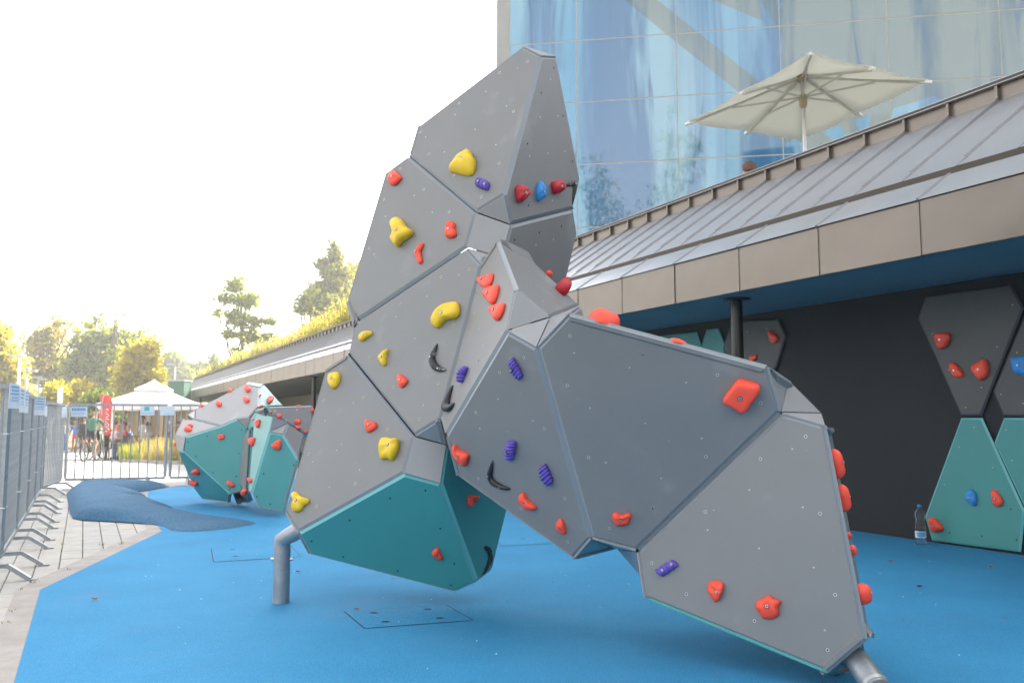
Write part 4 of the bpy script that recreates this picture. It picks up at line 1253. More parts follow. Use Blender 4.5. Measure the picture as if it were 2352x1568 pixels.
w7, f7 = wall_panel('green-teal wall panel with only its top showing over the grey arm', 'K', [(500, 588), (692, 567), (735, 700), (640, 860), (500, 860)], 'teal_wall', L_('K', 'd', (640, 612)))
def WH(t_, fc, z, pts, m, **k): return hold_outline(t_, fc, z, pts, m, nseg=22, **k)
WH(w1, f1, 'L', [(738, 305), (752, 286), (780, 290), (815, 288), (822, 320), (800, 365), (765, 375), (748, 345)], 'h_red')
WH(w1, f1, 'L', [(818, 465), (838, 447), (862, 465), (890, 505), (888, 528), (850, 530), (825, 500)], 'h_red')
WH(w1, f1, 'L', [(936, 475), (970, 450), (1015, 430), (1032, 480), (1025, 520), (990, 547), (955, 510)], 'h_red')
WH(w2, f2, 'L', [(1157, 425), (1185, 418), (1240, 418), (1245, 515), (1195, 512), (1165, 490)], 'h_blue')
WH(w3, f3, 'L', [(903, 1185), (915, 1150), (932, 1136), (955, 1150), (967, 1195), (958, 1228), (930, 1215)], 'h_blue')
WH(w3, f3, 'L', [(1047, 1150), (1060, 1136), (1085, 1160), (1110, 1200), (1098, 1230), (1065, 1228), (1050, 1190)], 'h_red')
WH(w3, f3, 'L', [(703, 1310), (722, 1290), (745, 1300), (782, 1345), (780, 1362), (735, 1371), (715, 1345)], 'h_red')
WH(w5, f5, 'K', [(1060, 565), (1075, 560), (1110, 590), (1108, 612), (1088, 628), (1068, 605)], 'h_red')
WH(w5, f5, 'K', [(960, 692), (995, 682), (998, 705), (975, 715)], 'h_red', bolt=False)

# ------------------------------------------------------------------ barrier fence
def barrier(a, b, label, nb, slat_axis=None, group='galvanised barrier panels', flip=False):
    a = Vector(a); b = Vector(b)
    t_ = thing('barrier', label, 'barrier', (a + b) / 2, group)
    d_ = (b - a); ln = d_.length; d_.normalize()
    side = Vector((-d_.y, d_.x, 0))
    z0, z1 = 0.13, 1.27
    up = Vector((0, 0, 1))
    def part(name, p, q, w, h=None, parent=None):
        m_ = MB(); m_.bar(p, q, w, h); return m_.build(name, M['fence'], parent or t_)
    part('top_rail', a + up * z1, b + up * z1, 0.034)
    part('bottom_rail', a + up * z0, b + up * z0, 0.034)
    part('end_post', a + up * (z0 + .017), a + up * (z1 - .017), 0.034)
    part('end_post', b + up * (z0 + .017), b + up * (z1 - .017), 0.034)
    bm_ = MB(); bm_.bar(Vector((0, 0, z0 + .015)), Vector((0, 0, z1 - .015)), 0.016, 0.016)
    me = bm_.mesh('bar', M['fence'])
    base = (a + b) / 2
    rz = math.atan2(d_.y, d_.x)
    for k in range(1, nb):
        inst('bar', me, t_, a + d_ * (ln * k / nb) - base, (0, 0, rz))
    for u in (0.18, 0.82):
        c = a + d_ * (ln * u)
        m_ = MB()
        h0 = z0 - 0.03
        q = [c - side * 0.25 + up * 0.008, c - side * 0.12 + up * h0, c + side * 0.12 + up * h0, c + side * 0.25 + up * 0.008]
        for i in range(3): m_.bar(q[i], q[i + 1], 0.04, 0.026)
        for e, s_ in ((q[0], -1), (q[3], 1)):
            m_.obox(e + up * -0.002 + side * (s_ * .012), d_ * 0.024, side * 0.035, up * 0.004)
        m_.build('foot', M['fence'], t_)
    for u in (0.02, 0.97):
        c = a + d_ * (ln * u)
        for zq in (0.45, 0.95):
            m_ = MB(); m_.bar(c + up * zq - side * 0.03, c + up * zq + side * 0.045 + d_ * 0.05, 0.006); m_.build('zip_tie', M['zip'], t_)
    return t_
TL = -0.47
lab = ['galvanised barrier panel nearest the camera at the left edge', 'galvanised barrier panel second along the left row, with a hanging notice',
       'galvanised barrier panel third along the left row', 'galvanised barrier panel fourth along the left row', 'galvanised barrier panel fifth along the left row',
       'galvanised barrier panel last of the left row before the corner']
ss = [5.25, 6.68, 8.09, 9.50, 10.91, 12.32]
for i in range(5):
    barrier(W(ss[i] + .02, TL - (0.25 if i == 0 else 0)), W(ss[i + 1] - .02, TL), lab[i if i < 4 else 5], 12)
cA, cB = Vector((-6.36, 11.30, 0)), Vector((-6.84, 12.66, 0))
barrier(cA, cB, 'galvanised barrier panel turned away at the far left corner, seen nearly edge-on', 12)
dA, dB = Vector((-6.82, 12.75, 0)), Vector((-5.47, 13.16, 0))
barrier(dA, dB, 'galvanised barrier panel facing the camera across the path', 11)
eA, eB = Vector((-5.40, 13.18, 0)), Vector((-4.0, 13.6, 0))
barrier(eA, eB, 'galvanised barrier panel partly behind the teal boulder', 11)

def notice(px4, pl_p, pl_n, label, rows, colr='print_blue', blob=None):
    q = [onplane(p, pl_p, pl_n) for p in px4]
    c = sum(q, Vector()) / 4
    t_ = thing('notice_sign', label, 'sign', c, 'notices tied to the barrier')
    n = pl_n.normalized()
    if n.dot(EYE - c) < 0: n = -n
    b_ = MB()
    f_ = [p + n * 0.006 for p in q]; k_ = [p + n * 0.001 for p in q]
    b_.add(f_ + k_, [(0, 1, 2, 3), (7, 6, 5, 4), (0, 4, 5, 1), (1, 5, 6, 2), (2, 6, 7, 3), (3, 7, 4, 0)])
    b_.build('sheet', M['sign'], t_)
    b_ = MB()
    def P2(u, v): return (f_[0].lerp(f_[1], u)).lerp(f_[3].lerp(f_[2], u), v) + n * 0.0015
    r = random.Random(len(label))
    for (v0, v1, u0, u1) in rows:
        u = u0
        while u < u1:
            w = min(r.uniform(0.04, 0.11), u1 - u)
            b_.add([P2(u, v0), P2(u + w, v0), P2(u + w, v1), P2(u, v1)], [(0, 1, 2, 3)], 0)
            u += w + 0.018
    if blob:
        u0, v0, u1, v1 = blob
        b_.add([P2(u0, v0), P2(u1, v0), P2(u1, v1), P2(u0, v1)], [(0, 1, 2, 3)], 1)
    tag(b_.build('print', [M[colr], M['print_teal']], t_), kind='stuff')
nD = Vector((dB - dA).cross(Vector((0, 0, 1)))); nE = nD
nL = NOR; nC = Vector((cB - cA).cross(Vector((0, 0, 1))))
off = Vector((0, 0, 0))
def quad_px(z, x0, y0, x1, y1): return [zz(z, x0, y0), zz(z, x1, y0), zz(z, x1, y1), zz(z, x0, y1)]
def fwd(p, n, k=0.03):
    n = n.normalized()
    if n.dot(EYE - p) < 0: n = -n
    return p + n * k
notice(quad_px('V', 178, 238, 442, 402), fwd(dA, nD), nD, 'white notice with a blue heading at the left end of the facing barrier', [(0.12, 0.40, 0.07, 0.93), (0.56, 0.60, 0.1, 0.9), (0.70, 0.74, 0.1, 0.85)])
notice(quad_px('V', 1312, 228, 1545, 376), fwd(dA, nD), nD, 'white notice with a teal square emblem on the facing barrier', [(0.74, 0.80, 0.06, 0.94)], blob=(0.28, 0.06, 0.64, 0.52))
notice(quad_px('V', 1632, 228, 1872, 378), fwd(eA, nE), nE, 'plain pale notice on the barrier next to the teal boulder', [(0.78, 0.82, 0.3, 0.7)])
notice(quad_px('V', 27, 240, 106, 418), fwd(cA, nC), nC, 'narrow pale notice at the far end of the edge-on barrier', [(0.2, 0.24, 0.3, 0.6)], colr='print_teal')
notice(quad_px('W', 832, 905, 912, 1105), fwd(cA, nC), nC, 'narrow pale notice at the near end of the edge-on barrier', [(0.3, 0.33, 0.3, 0.7)])
def wq(s0, s1, t, z0, z1): return [W(s0, t, z1), W(s1, t, z1), W(s1, t, z0), W(s0, t, z0)]
def notice_w(s0, s1, z0, z1, label, rows, face):
    # notice standing a little off the left row, turned towards the camera by FACE
    c = W((s0 + s1) / 2, TL + 0.05, (z0 + z1) / 2)
    n = NOR * math.cos(face) - DIR * math.sin(face)
    ux = Vector((0, 0, 1)).cross(n).normalized()
    if ux.dot(Vector((1, 0, 0))) < 0: ux = -ux
    w = (s1 - s0) / 2; h = (z1 - z0) / 2
    q = [c - ux * w + Vector((0, 0, h)), c + ux * w + Vector((0, 0, h)), c + ux * w - Vector((0, 0, h)), c - ux * w - Vector((0, 0, h))]
    t_ = thing('notice_sign', label, 'sign', c, 'notices tied to the barrier')
    b_ = MB(); k_ = [p - n * 0.004 for p in q]
    b_.add(q + k_, [(0, 1, 2, 3), (7, 6, 5, 4), (0, 4, 5, 1), (1, 5, 6, 2), (2, 6, 7, 3), (3, 7, 4, 0)]); b_.build('sheet', M['sign'], t_)
    b_ = MB(); r = random.Random(int(s0 * 100))
    def P2(u, v): return (q[0].lerp(q[1], u)).lerp(q[3].lerp(q[2], u), v) + n * 0.002
    for (v0, v1, u0, u1) in rows:
        u = u0
        while u < u1:
            w_ = min(r.uniform(0.06, 0.16), u1 - u)
            b_.add([P2(u, v0), P2(u + w_, v0), P2(u + w_, v1), P2(u, v1)], [(0, 1, 2, 3)]); u += w_ + 0.02
    tag(b_.build('print', M['print_blue'], t_), kind='stuff')
rows_ = [(0.10, 0.16, 0.1, 0.9), (0.24, 0.30, 0.1, 0.85), (0.38, 0.44, 0.1, 0.9), (0.55, 0.58, 0.1, 0.8), (0.66, 0.69, 0.1, 0.9)]
notice_w(6.38, 6.60, 1.12, 1.285, 'pale blue printed notice on the nearest barrier at the left edge', rows_, 0.20)
notice_w(7.15, 7.40, 1.10, 1.285, 'pale notice at the first joint of the left barrier row', rows_, 0.05)
notice_w(7.72, 7.97, 1.10, 1.285, 'pale notice in the middle of the left barrier row', rows_, 0.06)
notice_w(9.95, 10.25, 1.09, 1.29, 'curled pale notice near the far end of the left barrier row', rows_, 0.33)

# ------------------------------------------------------------------ terrace umbrella and person
def umbrella():
    K = 4.40
    zc = CAM_H + K
    cs = [at(zz('J', 900, 525), 1), at(zz('J', 1430, 225), 1), at(zz('J', 1935, 345), 1), at(zz('J', 1395, 600), 1)]
    C4 = []
    for p in cs:
        d_ = p - EYE
        C4.append(EYE + d_ * (K / d_.z))
    ctr = sum(C4, Vector()) / 4
    hub = ctr + Vector((0, 0, 0.40))
    t_ = thing('patio_umbrella', 'cream square patio umbrella open on the roof terrace in front of the glass', 'umbrella', Vector((ctr.x, ctr.y, 2.95)))
    mids = [(C4[i] + C4[(i + 1) % 4]) / 2 for i in range(4)]
    rim = [C4[0], mids[0], C4[1], mids[1], C4[2], mids[2], C4[3], mids[3]]
    n = 6
    vs = []; fs = []
    grid = []
    for i in range(8):
        a, c = rim[i], rim[(i + 1) % 8]
        row = []
        for k in range(n + 1):
            u = k / n
            r_ = []
            for j in range(5):
                v = j / 4
                p = hub.lerp(a.lerp(c, v), u)
                p.z -= 0.035 * math.sin(math.pi * v) * u + 0.05 * math.sin(math.pi * u) * (1 - 0.3)
                r_.append(p)
            row.append(r_)
        b0 = len(vs)
        for r_ in row: vs += r_
        for k in range(n):
            for j in range(4):
                q = b0 + k * 5 + j
                fs.append((q, q + 1, q + 6, q + 5))
    b_ = MB(); b_.add(vs, fs, 0, True)
    cn = b_.build('canopy', M['canvas'], t_)
    md = cn.modifiers.new('thickness', 'SOLIDIFY'); md.thickness = 0.004
    b_ = MB()
    for k in range(8):
        a, c = [hub.lerp(rim[k], 0.22) + Vector((0, 0, 0.02)), hub.lerp(rim[(k + 1) % 8], 0.22) + Vector((0, 0, 0.02))]
        b_.add([hub + Vector((0, 0, 0.09)), a, c], [(0, 1, 2)])
    b_.build('vent_cap', M['canvas'], t_)
    for k in range(8):
        b_ = MB(); b_.bar(hub - Vector((0, 0, .05)), rim[k] - Vector((0, 0, 0.055 if k % 2 else 0.045)), 0.022, 0.03)
        rb = b_.build('rib', M['rib'], t_)
        b_ = MB(); q = hub.lerp(rim[k], 0.60) - Vector((0, 0, .07)); low_ = Vector((hub.x, hub.y, ctr.z + 0.06))
        b_.bar(low_, q, 0.018, 0.024); b_.build('strut', M['rib'], rb)
        e = (rim[k] - hub).normalized()
        b_ = MB(); b_.bar(rim[k] - e * 0.03 - Vector((0, 0, .03)), rim[k] + e * 0.05 - Vector((0, 0, .03)), 0.04, 0.035); b_.build('rib_cap', M['white_paint'], rb)
    b_ = MB(); b_.tube([(hub.x, hub.y, 2.95), (hub.x, hub.y, hub.z)], 0.026, 12); b_.build('pole', M['alu'], t_)
    b_ = MB(); b_.lathe((hub.x, hub.y, ctr.z), [(0.03, -0.1), (0.055, -0.05), (0.055, 0.08), (0.03, 0.1)], 12); b_.build('runner', M['beige'], t_)
    b_ = MB(); b_.lathe((hub.x, hub.y, hub.z), [(0.05, -0.12), (0.08, -0.08), (0.08, -0.03), (0.03, 0.0)], 12); b_.build('hub', M['beige'], t_)
    b_ = MB(); b_.lathe((hub.x, hub.y, 2.952), [(0.3, 0), (0.3, 0.06), (0.05, 0.08), (0.04, 0.3)], 16); b_.build('base', M['concrete'], t_)
umbrella()

def skin_body(name, joints, bones, mats_of, parent, root):
    """one continuous skinned body. joints: name -> (pos, radius); bones: list of (a, b, material index)"""
    names = list(joints)
    idx = {n: i for i, n in enumerate(names)}
    org = origin_of(parent)
    me = bpy.data.meshes.new(name)
    me.from_pydata([tuple(Vector(joints[n][0])) for n in names], [(idx[a], idx[b]) for a, b, _ in bones], [])
    ob = bpy.data.objects.new(name, me)
    COL.objects.link(ob)
    md = ob.modifiers.new('skin', 'SKIN')
    md.use_smooth_shade = True
    for n in names:
        sv = me.skin_vertices[0].data[idx[n]]
        r = joints[n][1]
        sv.radius = (r, r) if not isinstance(r, tuple) else r
        sv.use_root = (n == root)
    s2 = ob.modifiers.new('sub', 'SUBSURF'); s2.levels = 1; s2.render_levels = 1
    bpy.context.view_layer.update()
    ev = ob.evaluated_get(bpy.context.evaluated_depsgraph_get())
    me2 = bpy.data.meshes.new_from_object(ev)
    bpy.data.objects.remove(ob)
    o = bpy.data.objects.new(name, me2)
    COL.objects.link(o); o.parent = parent
    for v in me2.vertices: v.co = v.co
    me2.materials.clear()
    for m in mats_of: me2.materials.append(m)
    segs = [(Vector(joints[a][0]), Vector(joints[b][0]), k) for a, b, k in bones]
    for p in me2.polygons:
        c = p.center
        best, bk = 1e9, 0
        for a, b, k in segs:
            ab = b - a; u = max(0, min(1, (c - a).dot(ab) / max(1e-9, ab.dot(ab))))
            dd = (c - a - ab * u).length
            if dd < best: best, bk = dd, k
        p.material_index = bk
    return o

def person(label, loc, facing, pose, shirt, legs_m, hair='hair_dark', scale=1.0, bare_arms=True, shorts=False, group=None, arms=None):
    """facing: angle of the body's forward direction; local frame x = right, y = forward, z = up"""
    t_ = thing('person', label, 'person', loc, group)
    t_.rotation_euler = (0, 0, facing)
    t_.scale = (scale,) * 3
    S = dict()
    if pose == 'stand':
        hip = Vector((0, 0, 0.92)); sh = Vector((0, 0.0, 1.42)); lean = 0
        kn = [(-.10, .02, .50), (.10, .04, .50)]; an = [(-.10, -.02, .08), (.11, .02, .08)]; toe = [(-.11, .14, .04), (.12, .18, .04)]
        el = [(-.26, -.02, 1.15), (.26, 0, 1.15)]; wr = [(-.25, .12, .93), (.24, .14, .95)]
    elif pose == 'sit':
        hip = Vector((0, 0, 0.50)); sh = Vector((0, 0.06, 1.00))
        kn = [(-.11, .42, .50), (.11, .42, .50)]; an = [(-.11, .40, .08), (.11, .38, .08)]; toe = [(-.11, .55, .04), (.11, .53, .04)]
        el = [(-.24, .12, .76), (.24, .12, .76)]; wr = [(-.15, .36, .76), (.15, .36, .76)]
    else:  # ride
        hip = Vector((0, 0, 0.98)); sh = Vector((0, 0.30, 1.40))
        kn = [(-.10, .34, .78), (.10, .26, .58)]; an = [(-.11, .18, .42), (.11, .06, .16)]; toe = [(-.11, .32, .40), (.11, .20, .12)]
        el = [(-.27, .46, 1.20), (.27, .46, 1.20)]; wr = [(-.25, .68, 1.08), (.25, .68, 1.08)]
    up = (sh - hip).normalized()
    fwd_ = Vector((0, 1, 0))
    nk = sh + up * 0.09 + fwd_ * 0.02
    hd = sh + Vector((0, 0.05 if pose != 'ride' else 0.10, 0.235))
    J = dict(pelvis=(hip, (.15, .11)), waist=(hip.lerp(sh, .4), (.14, .10)), chest=(hip.lerp(sh, .78), (.165, .11)), neck0=(sh + up * 0.02, (.10, .07)), neck=(nk, .052),
             head0=(hd - Vector((0, 0, .075)), .065), head1=(hd + Vector((0, 0, .02)), .088), head2=(hd + Vector((0, -0.005, .095)), .062))
    B = [('pelvis', 'waist', 0), ('waist', 'chest', 0), ('chest', 'neck0', 0), ('neck0', 'neck', 2), ('neck', 'head0', 2), ('head0', 'head1', 2), ('head1', 'head2', 2)]
    for i, sx in ((0, -1), (1, 1)):
        J[f'hip{i}'] = (hip + Vector((sx * .095, 0.0, -.03)), .09)
        J[f'knee{i}'] = (Vector(kn[i]), .058)
        J[f'mid{i}'] = (Vector(J[f'hip{i}'][0]).lerp(Vector(kn[i]), .55), .075)
        J[f'calf{i}'] = (Vector(kn[i]).lerp(Vector(an[i]), .3), .058)
        J[f'ank{i}'] = (Vector(an[i]), .038)
        J[f'toe{i}'] = (Vector(toe[i]), .036)
        J[f'sh{i}'] = (sh + Vector((sx * .185, 0, -.03)), .062)
        J[f'el{i}'] = (Vector(el[i]), .042)
        J[f'wr{i}'] = (Vector(wr[i]), .029)
        J[f'ha{i}'] = (Vector(wr[i]) + (Vector(wr[i]) - Vector(el[i])).normalized() * 0.12, .034)
        lo_ = 2 if shorts else 1
        B += [('pelvis', f'hip{i}', 1), (f'hip{i}', f'mid{i}', 1), (f'mid{i}', f'knee{i}', lo_), (f'knee{i}', f'calf{i}', lo_), (f'calf{i}', f'ank{i}', lo_), (f'ank{i}', f'toe{i}', 3),
              ('chest', f'sh{i}', 0), (f'sh{i}', f'el{i}', 0), (f'el{i}', f'wr{i}', 2 if bare_arms else 0), (f'wr{i}', f'ha{i}', 2)]
    skin_body('body', J, B, [M[shirt], M[legs_m], M['skin'], M['c_black']], t_, 'pelvis')
    # hair: a cap over the back and top of the head
    b_ = MB()
    vs = []; fs = []
    nu, nv = 12, 6
    for j in range(nv + 1):
        th = (j / nv) * 1.75
        for i in range(nu):
            ph = 2 * math.pi * i / nu
            x, y, z = math.sin(th) * math.cos(ph), math.sin(th) * math.sin(ph), math.cos(th)
            if y > 0.2 and th > 1.0: y *= 0.6; z = max(z, 0.35)
            vs.append(hd + Vector((0.098 * x, 0.112 * y - .012, 0.125 * z + 0.045)))
    for j in range(nv):
        for i in range(nu):
            fs.append((j * nu + i, j * nu + (i + 1) % nu, (j + 1) * nu + (i + 1) % nu, (j + 1) * nu + i))
    b_.add(vs, fs, 0, True)
    me = b_.mesh('hair', M[hair])
    inst('hair', me, t_, (0, 0, 0))
    b_ = MB(); b_.lathe((0, 0, 0), [(0.004, -.02), (0.016, -.01), (0.012, .012), (0.004, .02)], 8)
    inst('nose', b_.mesh('nose', M['skin']), t_, hd + Vector((0, .098, -.005)))
    return t_
hp = at((1731, 378), 10.5)
person('person sitting behind the parapet, only the brown-haired top of the head showing', (hp.x, hp.y, hp.z - 1.33), 0.4, 'sit', 'c_plaid', 'c_black', 'hair', 1.0)
b = MB(); sbq = Vector((hp.x, hp.y, hp.z - 1.33))
ch = thing('terrace_chair', 'dark chair under the person hidden behind the parapet', 'chair', sbq)
b.box(sbq.x - .22, sbq.x + .22, sbq.y - .22, sbq.y + .22, sbq.z + .36, sbq.z + .40); b.build('seat', M['black_metal'], ch)
for sx in (-1, 1):
    for sy in (-1, 1):
        b = MB(); b.bar(sbq + Vector((sx * .19, sy * .19, 0.0 if True else 0)), sbq + Vector((sx * .19, sy * .19, .36)), .03); b.build('leg', M['black_metal'], ch)

# ------------------------------------------------------------------ water bottle and small litter
bp = ground(zz('U', 782, 500))
bt = thing('water_bottle', 'clear plastic water bottle with blue cap and label standing by the charcoal wall', 'bottle', bp)
pet = bpy.data.materials.new('pet_plastic'); pet.use_nodes = True
pb_ = pet.node_tree.nodes['Principled BSDF']
pb_.inputs['Base Color'].default_value = (0.92, 0.96, 0.98, 1); pb_.inputs['Roughness'].default_value = 0.06; pb_.inputs['Transmission Weight'].default_value = 0.97; pb_.inputs['IOR'].default_value = 1.18
prof = [(0.036, 0.0), (0.041, 0.008), (0.041, 0.05), (0.038, 0.056), (0.041, 0.062), (0.042, 0.118), (0.039, 0.124), (0.042, 0.13), (0.040, 0.165), (0.033, 0.195), (0.034, 0.215), (0.041, 0.24), (0.038, 0.27), (0.024, 0.293), (0.0145, 0.303), (0.0145, 0.316)]
b = MB(); b.lathe(bp, prof, 24); b.build('body', pet, bt)
b = MB(); b.lathe(bp, [(0.0175, 0.309), (0.0175, 0.331), (0.015, 0.334)], 16); b.build('cap', M['h_blue'], bt)
b = MB()
n = 24
vs = [bp + Vector((0.0428 * math.cos(2 * math.pi * k / n), 0.0428 * math.sin(2 * math.pi * k / n), z)) for z in (0.062, 0.118) for k in range(n)]
b.add(vs, [(k, (k + 1) % n, n + (k + 1) % n, n + k) for k in range(n)], 0, True)
lb = b.build('label', M['sign'], bt)
b = MB()
vs = []
for z, w in ((0.068, .35), (0.084, .8), (0.098, .75), (0.108, .5)):
    for s_ in (-1, 1): vs.append(bp + Vector((0.0434 * math.cos(-2.0 + s_ * w), 0.0434 * math.sin(-2.0 + s_ * w), z)))
vs2 = []
for z, w in ((0.066, .25), (0.076, .75), (0.086, .7), (0.094, .85), (0.104, .8), (0.112, .4)):
    for k in range(7):
        a = -2.0 + w * (k / 3 - 1); vs2.append(bp + Vector((0.0434 * math.cos(a), 0.0434 * math.sin(a), z)))
b.add(vs2, [(j * 7 + k, j * 7 + k + 1, (j + 1) * 7 + k + 1, (j + 1) * 7 + k) for j in range(5) for k in range(6)])
b.build('print', M['print_blue'], lb)

def leaf(px, z, m, label, sz, seed, z0=0.016):
    r = random.Random(seed)
    p = ground(px); p.z = z0
    a = r.uniform(0, 6)
    b_ = MB()
    vs = [p]
    k = 9
    for i in range(k):
        an = a + 2 * math.pi * i / k
        rr = sz * (1.0 if i % 2 else 0.55) * r.uniform(.8, 1.2)
        vs.append(p + Vector((rr * math.cos(an), rr * 0.6 * math.sin(an), 0.012 * r.random())))
    b_.add(vs, [(0, 1 + i, 1 + (i + 1) % k) for i in range(k)])
    o = b_.build('fallen_leaf', m, None, p)
    tag(o, label, 'leaf', 'fallen leaves on the blue floor')
leaf(zz('T', 1152, 683), 0, M['dryleaf'], 'small brown leaf on the edge of the cut patch', 0.016, 1, 0.021)
leaf(zz('B', 489, 1147), 0, M['dryleaf'], 'brown leaf on the blue floor near the pale kerb', 0.030, 2)
leaf(zz('U', 775, 842), 0, M['wineleaf'], 'dark wine-red leaf on the blue floor at the right', 0.030, 3)
leaf(zz('U', 550, 643), 0, M['dryleaf'], 'pale tan leaf on the blue floor in front of the charcoal wall', 0.026, 4)
leaf(zz('U', 1323, 686), 0, M['dryleaf'], 'tan leaf on the blue floor below the right wall panels', 0.022, 5)
leaf(zz('T', 725, 396), 0, M['dryleaf'], 'tan leaf on the blue floor beside the support pipe', 0.022, 6)
leaf(zz('U', 200, 1510), 0, M['dryleaf'], 'brown leaf under the flanged pipe foot', 0.020, 7)
leaf(zz('I', 1180, 1000), 0, M['dryleaf'], 'brown leaf hidden behind the low arm', 0.020, 8) if False else None
rr_ = random.Random(5)
b = MB()
for k in range(120):
    x, y = rr_.uniform(-2.6, 3.6), rr_.uniform(2.6, 9.0)
    if not inpoly((x, y), BLUE): continue
    s_ = rr_.uniform(0.0008, 0.0024); a = rr_.uniform(0, 3)
    c = Vector((x, y, 0.0185)); e = Vector((math.cos(a), math.sin(a), 0)) * s_ * rr_.uniform(1, 2.6); g = Vector((-math.sin(a), math.cos(a), 0)) * s_
    b.obox(c, e, g, Vector((0, 0, 0.0015)), rr_.choice((0, 0, 0, 1, 2)))
tag(b.build('crumbs', [M['white_paint'], M['dryleaf'], M['joint']]), kind='stuff')
# weeds in the joint by the kerb
def tufts(name, pts, mats_, h, n, seed, w=0.006, spread=0.05, lean=0.5, parent=None, kind='stuff', bladew=None):
    r = random.Random(seed)
    vs = []; fs = []; mi = []
    for p in pts:
        for k in range(n):
            a = r.uniform(0, 6.283); d0 = r.uniform(0, spread)
            b0 = Vector(p) + Vector((math.cos(a) * d0, math.sin(a) * d0, 0))
            hh = h * r.uniform(.45, 1.15); l = lean * r.uniform(.2, 1.0) * hh
            dr = Vector((math.cos(a + r.uniform(-1, 1)), math.sin(a + r.uniform(-1, 1)), 0))
            sd_ = Vector((-dr.y, dr.x, 0)) * w * r.uniform(.6, 1.4)
            i0 = len(vs)
            m1 = b0 + Vector((0, 0, hh * .6)) + dr * l * .35
            t1 = b0 + Vector((0, 0, hh)) + dr * l
            vs += [b0 - sd_, b0 + sd_, m1 + sd_ * .8, m1 - sd_ * .8, t1]
            fs += [(i0, i0 + 1, i0 + 2, i0 + 3), (i0 + 3, i0 + 2, i0 + 4)]
            q = r.randrange(len(mats_)); mi += [q, q]
    b_ = MB(); b_.add(vs, fs); b_.m = mi
    o = b_.build(name, mats_, parent)
    if kind: tag(o, kind=kind)
    return o
tufts('weeds', [ground(zz('Q', *p)) for p in ((1180, 1300), (1390, 1300), (1400, 1280), (715, 1290))] + [ground(zz('B', *p)) for p in ((70, 1200), (112, 1085), (40, 1260), (175, 1050), (345, 985), (625, 850))], [M['g_green'], M['l_mid']], 0.022, 7, 4, 0.002, 0.035, 1.2)

# ------------------------------------------------------------------ trees
def tree(name, label, cat, base, blobs, nclump, leaf_sz, mats_, trunk_r, trunk_top, seed, per=14, cl=0.5, limbs=True, group=None, flat=1.0, shell=0.55):
    """blobs: list of (centre offset, radii) making the crown; leaves sit in clumps inside them"""
    r = random.Random(seed)
    base = Vector(base)
    t_ = thing(name, label, cat, base, group)
    vs = []; fs = []; mi = []
    tot = sum(b_[1][0] * b_[1][1] * b_[1][2] for b_ in blobs)
    for c, rad in blobs:
        nn = max(3, int(nclump * (rad[0] * rad[1] * rad[2] / tot)))
        for k in range(nn):
            d_ = Vector((r.gauss(0, 1), r.gauss(0, 1), r.gauss(0, 1))).normalized()
            rr = shell + (1 - shell) * r.random() ** 0.5 if r.random() < .8 else r.random()
            cc = Vector(c) + Vector((d_.x * rad[0], d_.y * rad[1], d_.z * rad[2])) * rr
            m0 = r.randrange(len(mats_))
            cs = cl * r.uniform(.6, 1.3)
            for q in range(per):
                p = cc + Vector((r.gauss(0, 1), r.gauss(0, 1), r.gauss(0, .7))) * cs * .5
                n = Vector((r.gauss(0, 1), r.gauss(0, 1), r.gauss(0, 1) * flat + .4)).normalized()
                u = n.cross(Vector((r.gauss(0, 1), r.gauss(0, 1), r.gauss(0, 1)))).normalized(); v = n.cross(u)
                s_ = leaf_sz * r.uniform(.6, 1.3)
                i0 = len(vs)
                pw = base + p
                vs += [pw - u * s_, pw + v * s_ * .55, pw + u * s_, pw - v * s_ * .55]
                fs.append((i0, i0 + 1, i0 + 2, i0 + 3))
                mi.append(m0 if r.random() < .75 else r.randrange(len(mats_)))
    b_ = MB(); b_.add(vs, fs); b_.m = mi
    b_.build('crown', mats_, t_)
    b_ = MB()
    top = base + Vector(trunk_top)
    pts = [base + Vector((0, 0, -.3))]
    for k in range(1, 6):
        u = k / 5
        pts.append(base.lerp(top, u) + Vector((r.uniform(-1, 1), r.uniform(-1, 1), 0)) * trunk_r * .8)
    b_.tube(pts, [trunk_r * (1.15 - .75 * k / 5) for k in range(6)], 8)
    if limbs:
        for c, rad in blobs:
            u = r.uniform(.35, .8)
            a = base.lerp(top, u); e = base + Vector(c)
            md_ = a.lerp(e, .5) + Vector((r.uniform(-.1, .1), r.uniform(-.1, .1), -.05)) * (e - a).length
            b_.tube([a, md_, e], [trunk_r * .45, trunk_r * .3, trunk_r * .1], 6)
            for w_ in range(2):
                e2 = e + Vector((r.uniform(-1, 1) * rad[0], r.uniform(-1, 1) * rad[1], r.uniform(-.3, 1) * rad[2])) * .8
                b_.tube([md_.lerp(e, .4 + .3 * w_), e2], [trunk_r * .2, trunk_r * .05], 5)
    b_.build('trunk', M['bark'], t_)
    return t_

def blobs_px(Y, lst, base):
    """crown lobes measured in the photo: (x, y, rx, ry) at depth Y -> offsets from base"""
    out = []
    r = random.Random(len(lst))
    for x, y, rx, ry in lst:
        p = at((x, y), Y + r.uniform(-1, 1) * rx * Y / FPX * .5)
        out.append((p - Vector(base), (rx * Y / FPX, rx * Y / FPX, ry * Y / FPX)))
    return out
def tree_px(label, Y, x, lst, mats_, seed, nclump, leaf_sz, top_y, tr=0.18, name='broadleaf_tree', cat='tree', cl=0.55, per=14, limbs=True, ground_z=None, shell=.55):
    p = at((x, 960), Y); base = Vector((p.x, Y, gz(Y) - .06 if ground_z is None else ground_z))
    tp = at((x, top_y), Y) - base
    return tree(name, label, cat, base, blobs_px(Y, lst, base), nclump, leaf_sz, mats_, tr, tp, seed, per, cl, limbs, 'trees beyond the path' if cat == 'tree' else 'bushes beyond the path', shell=shell)
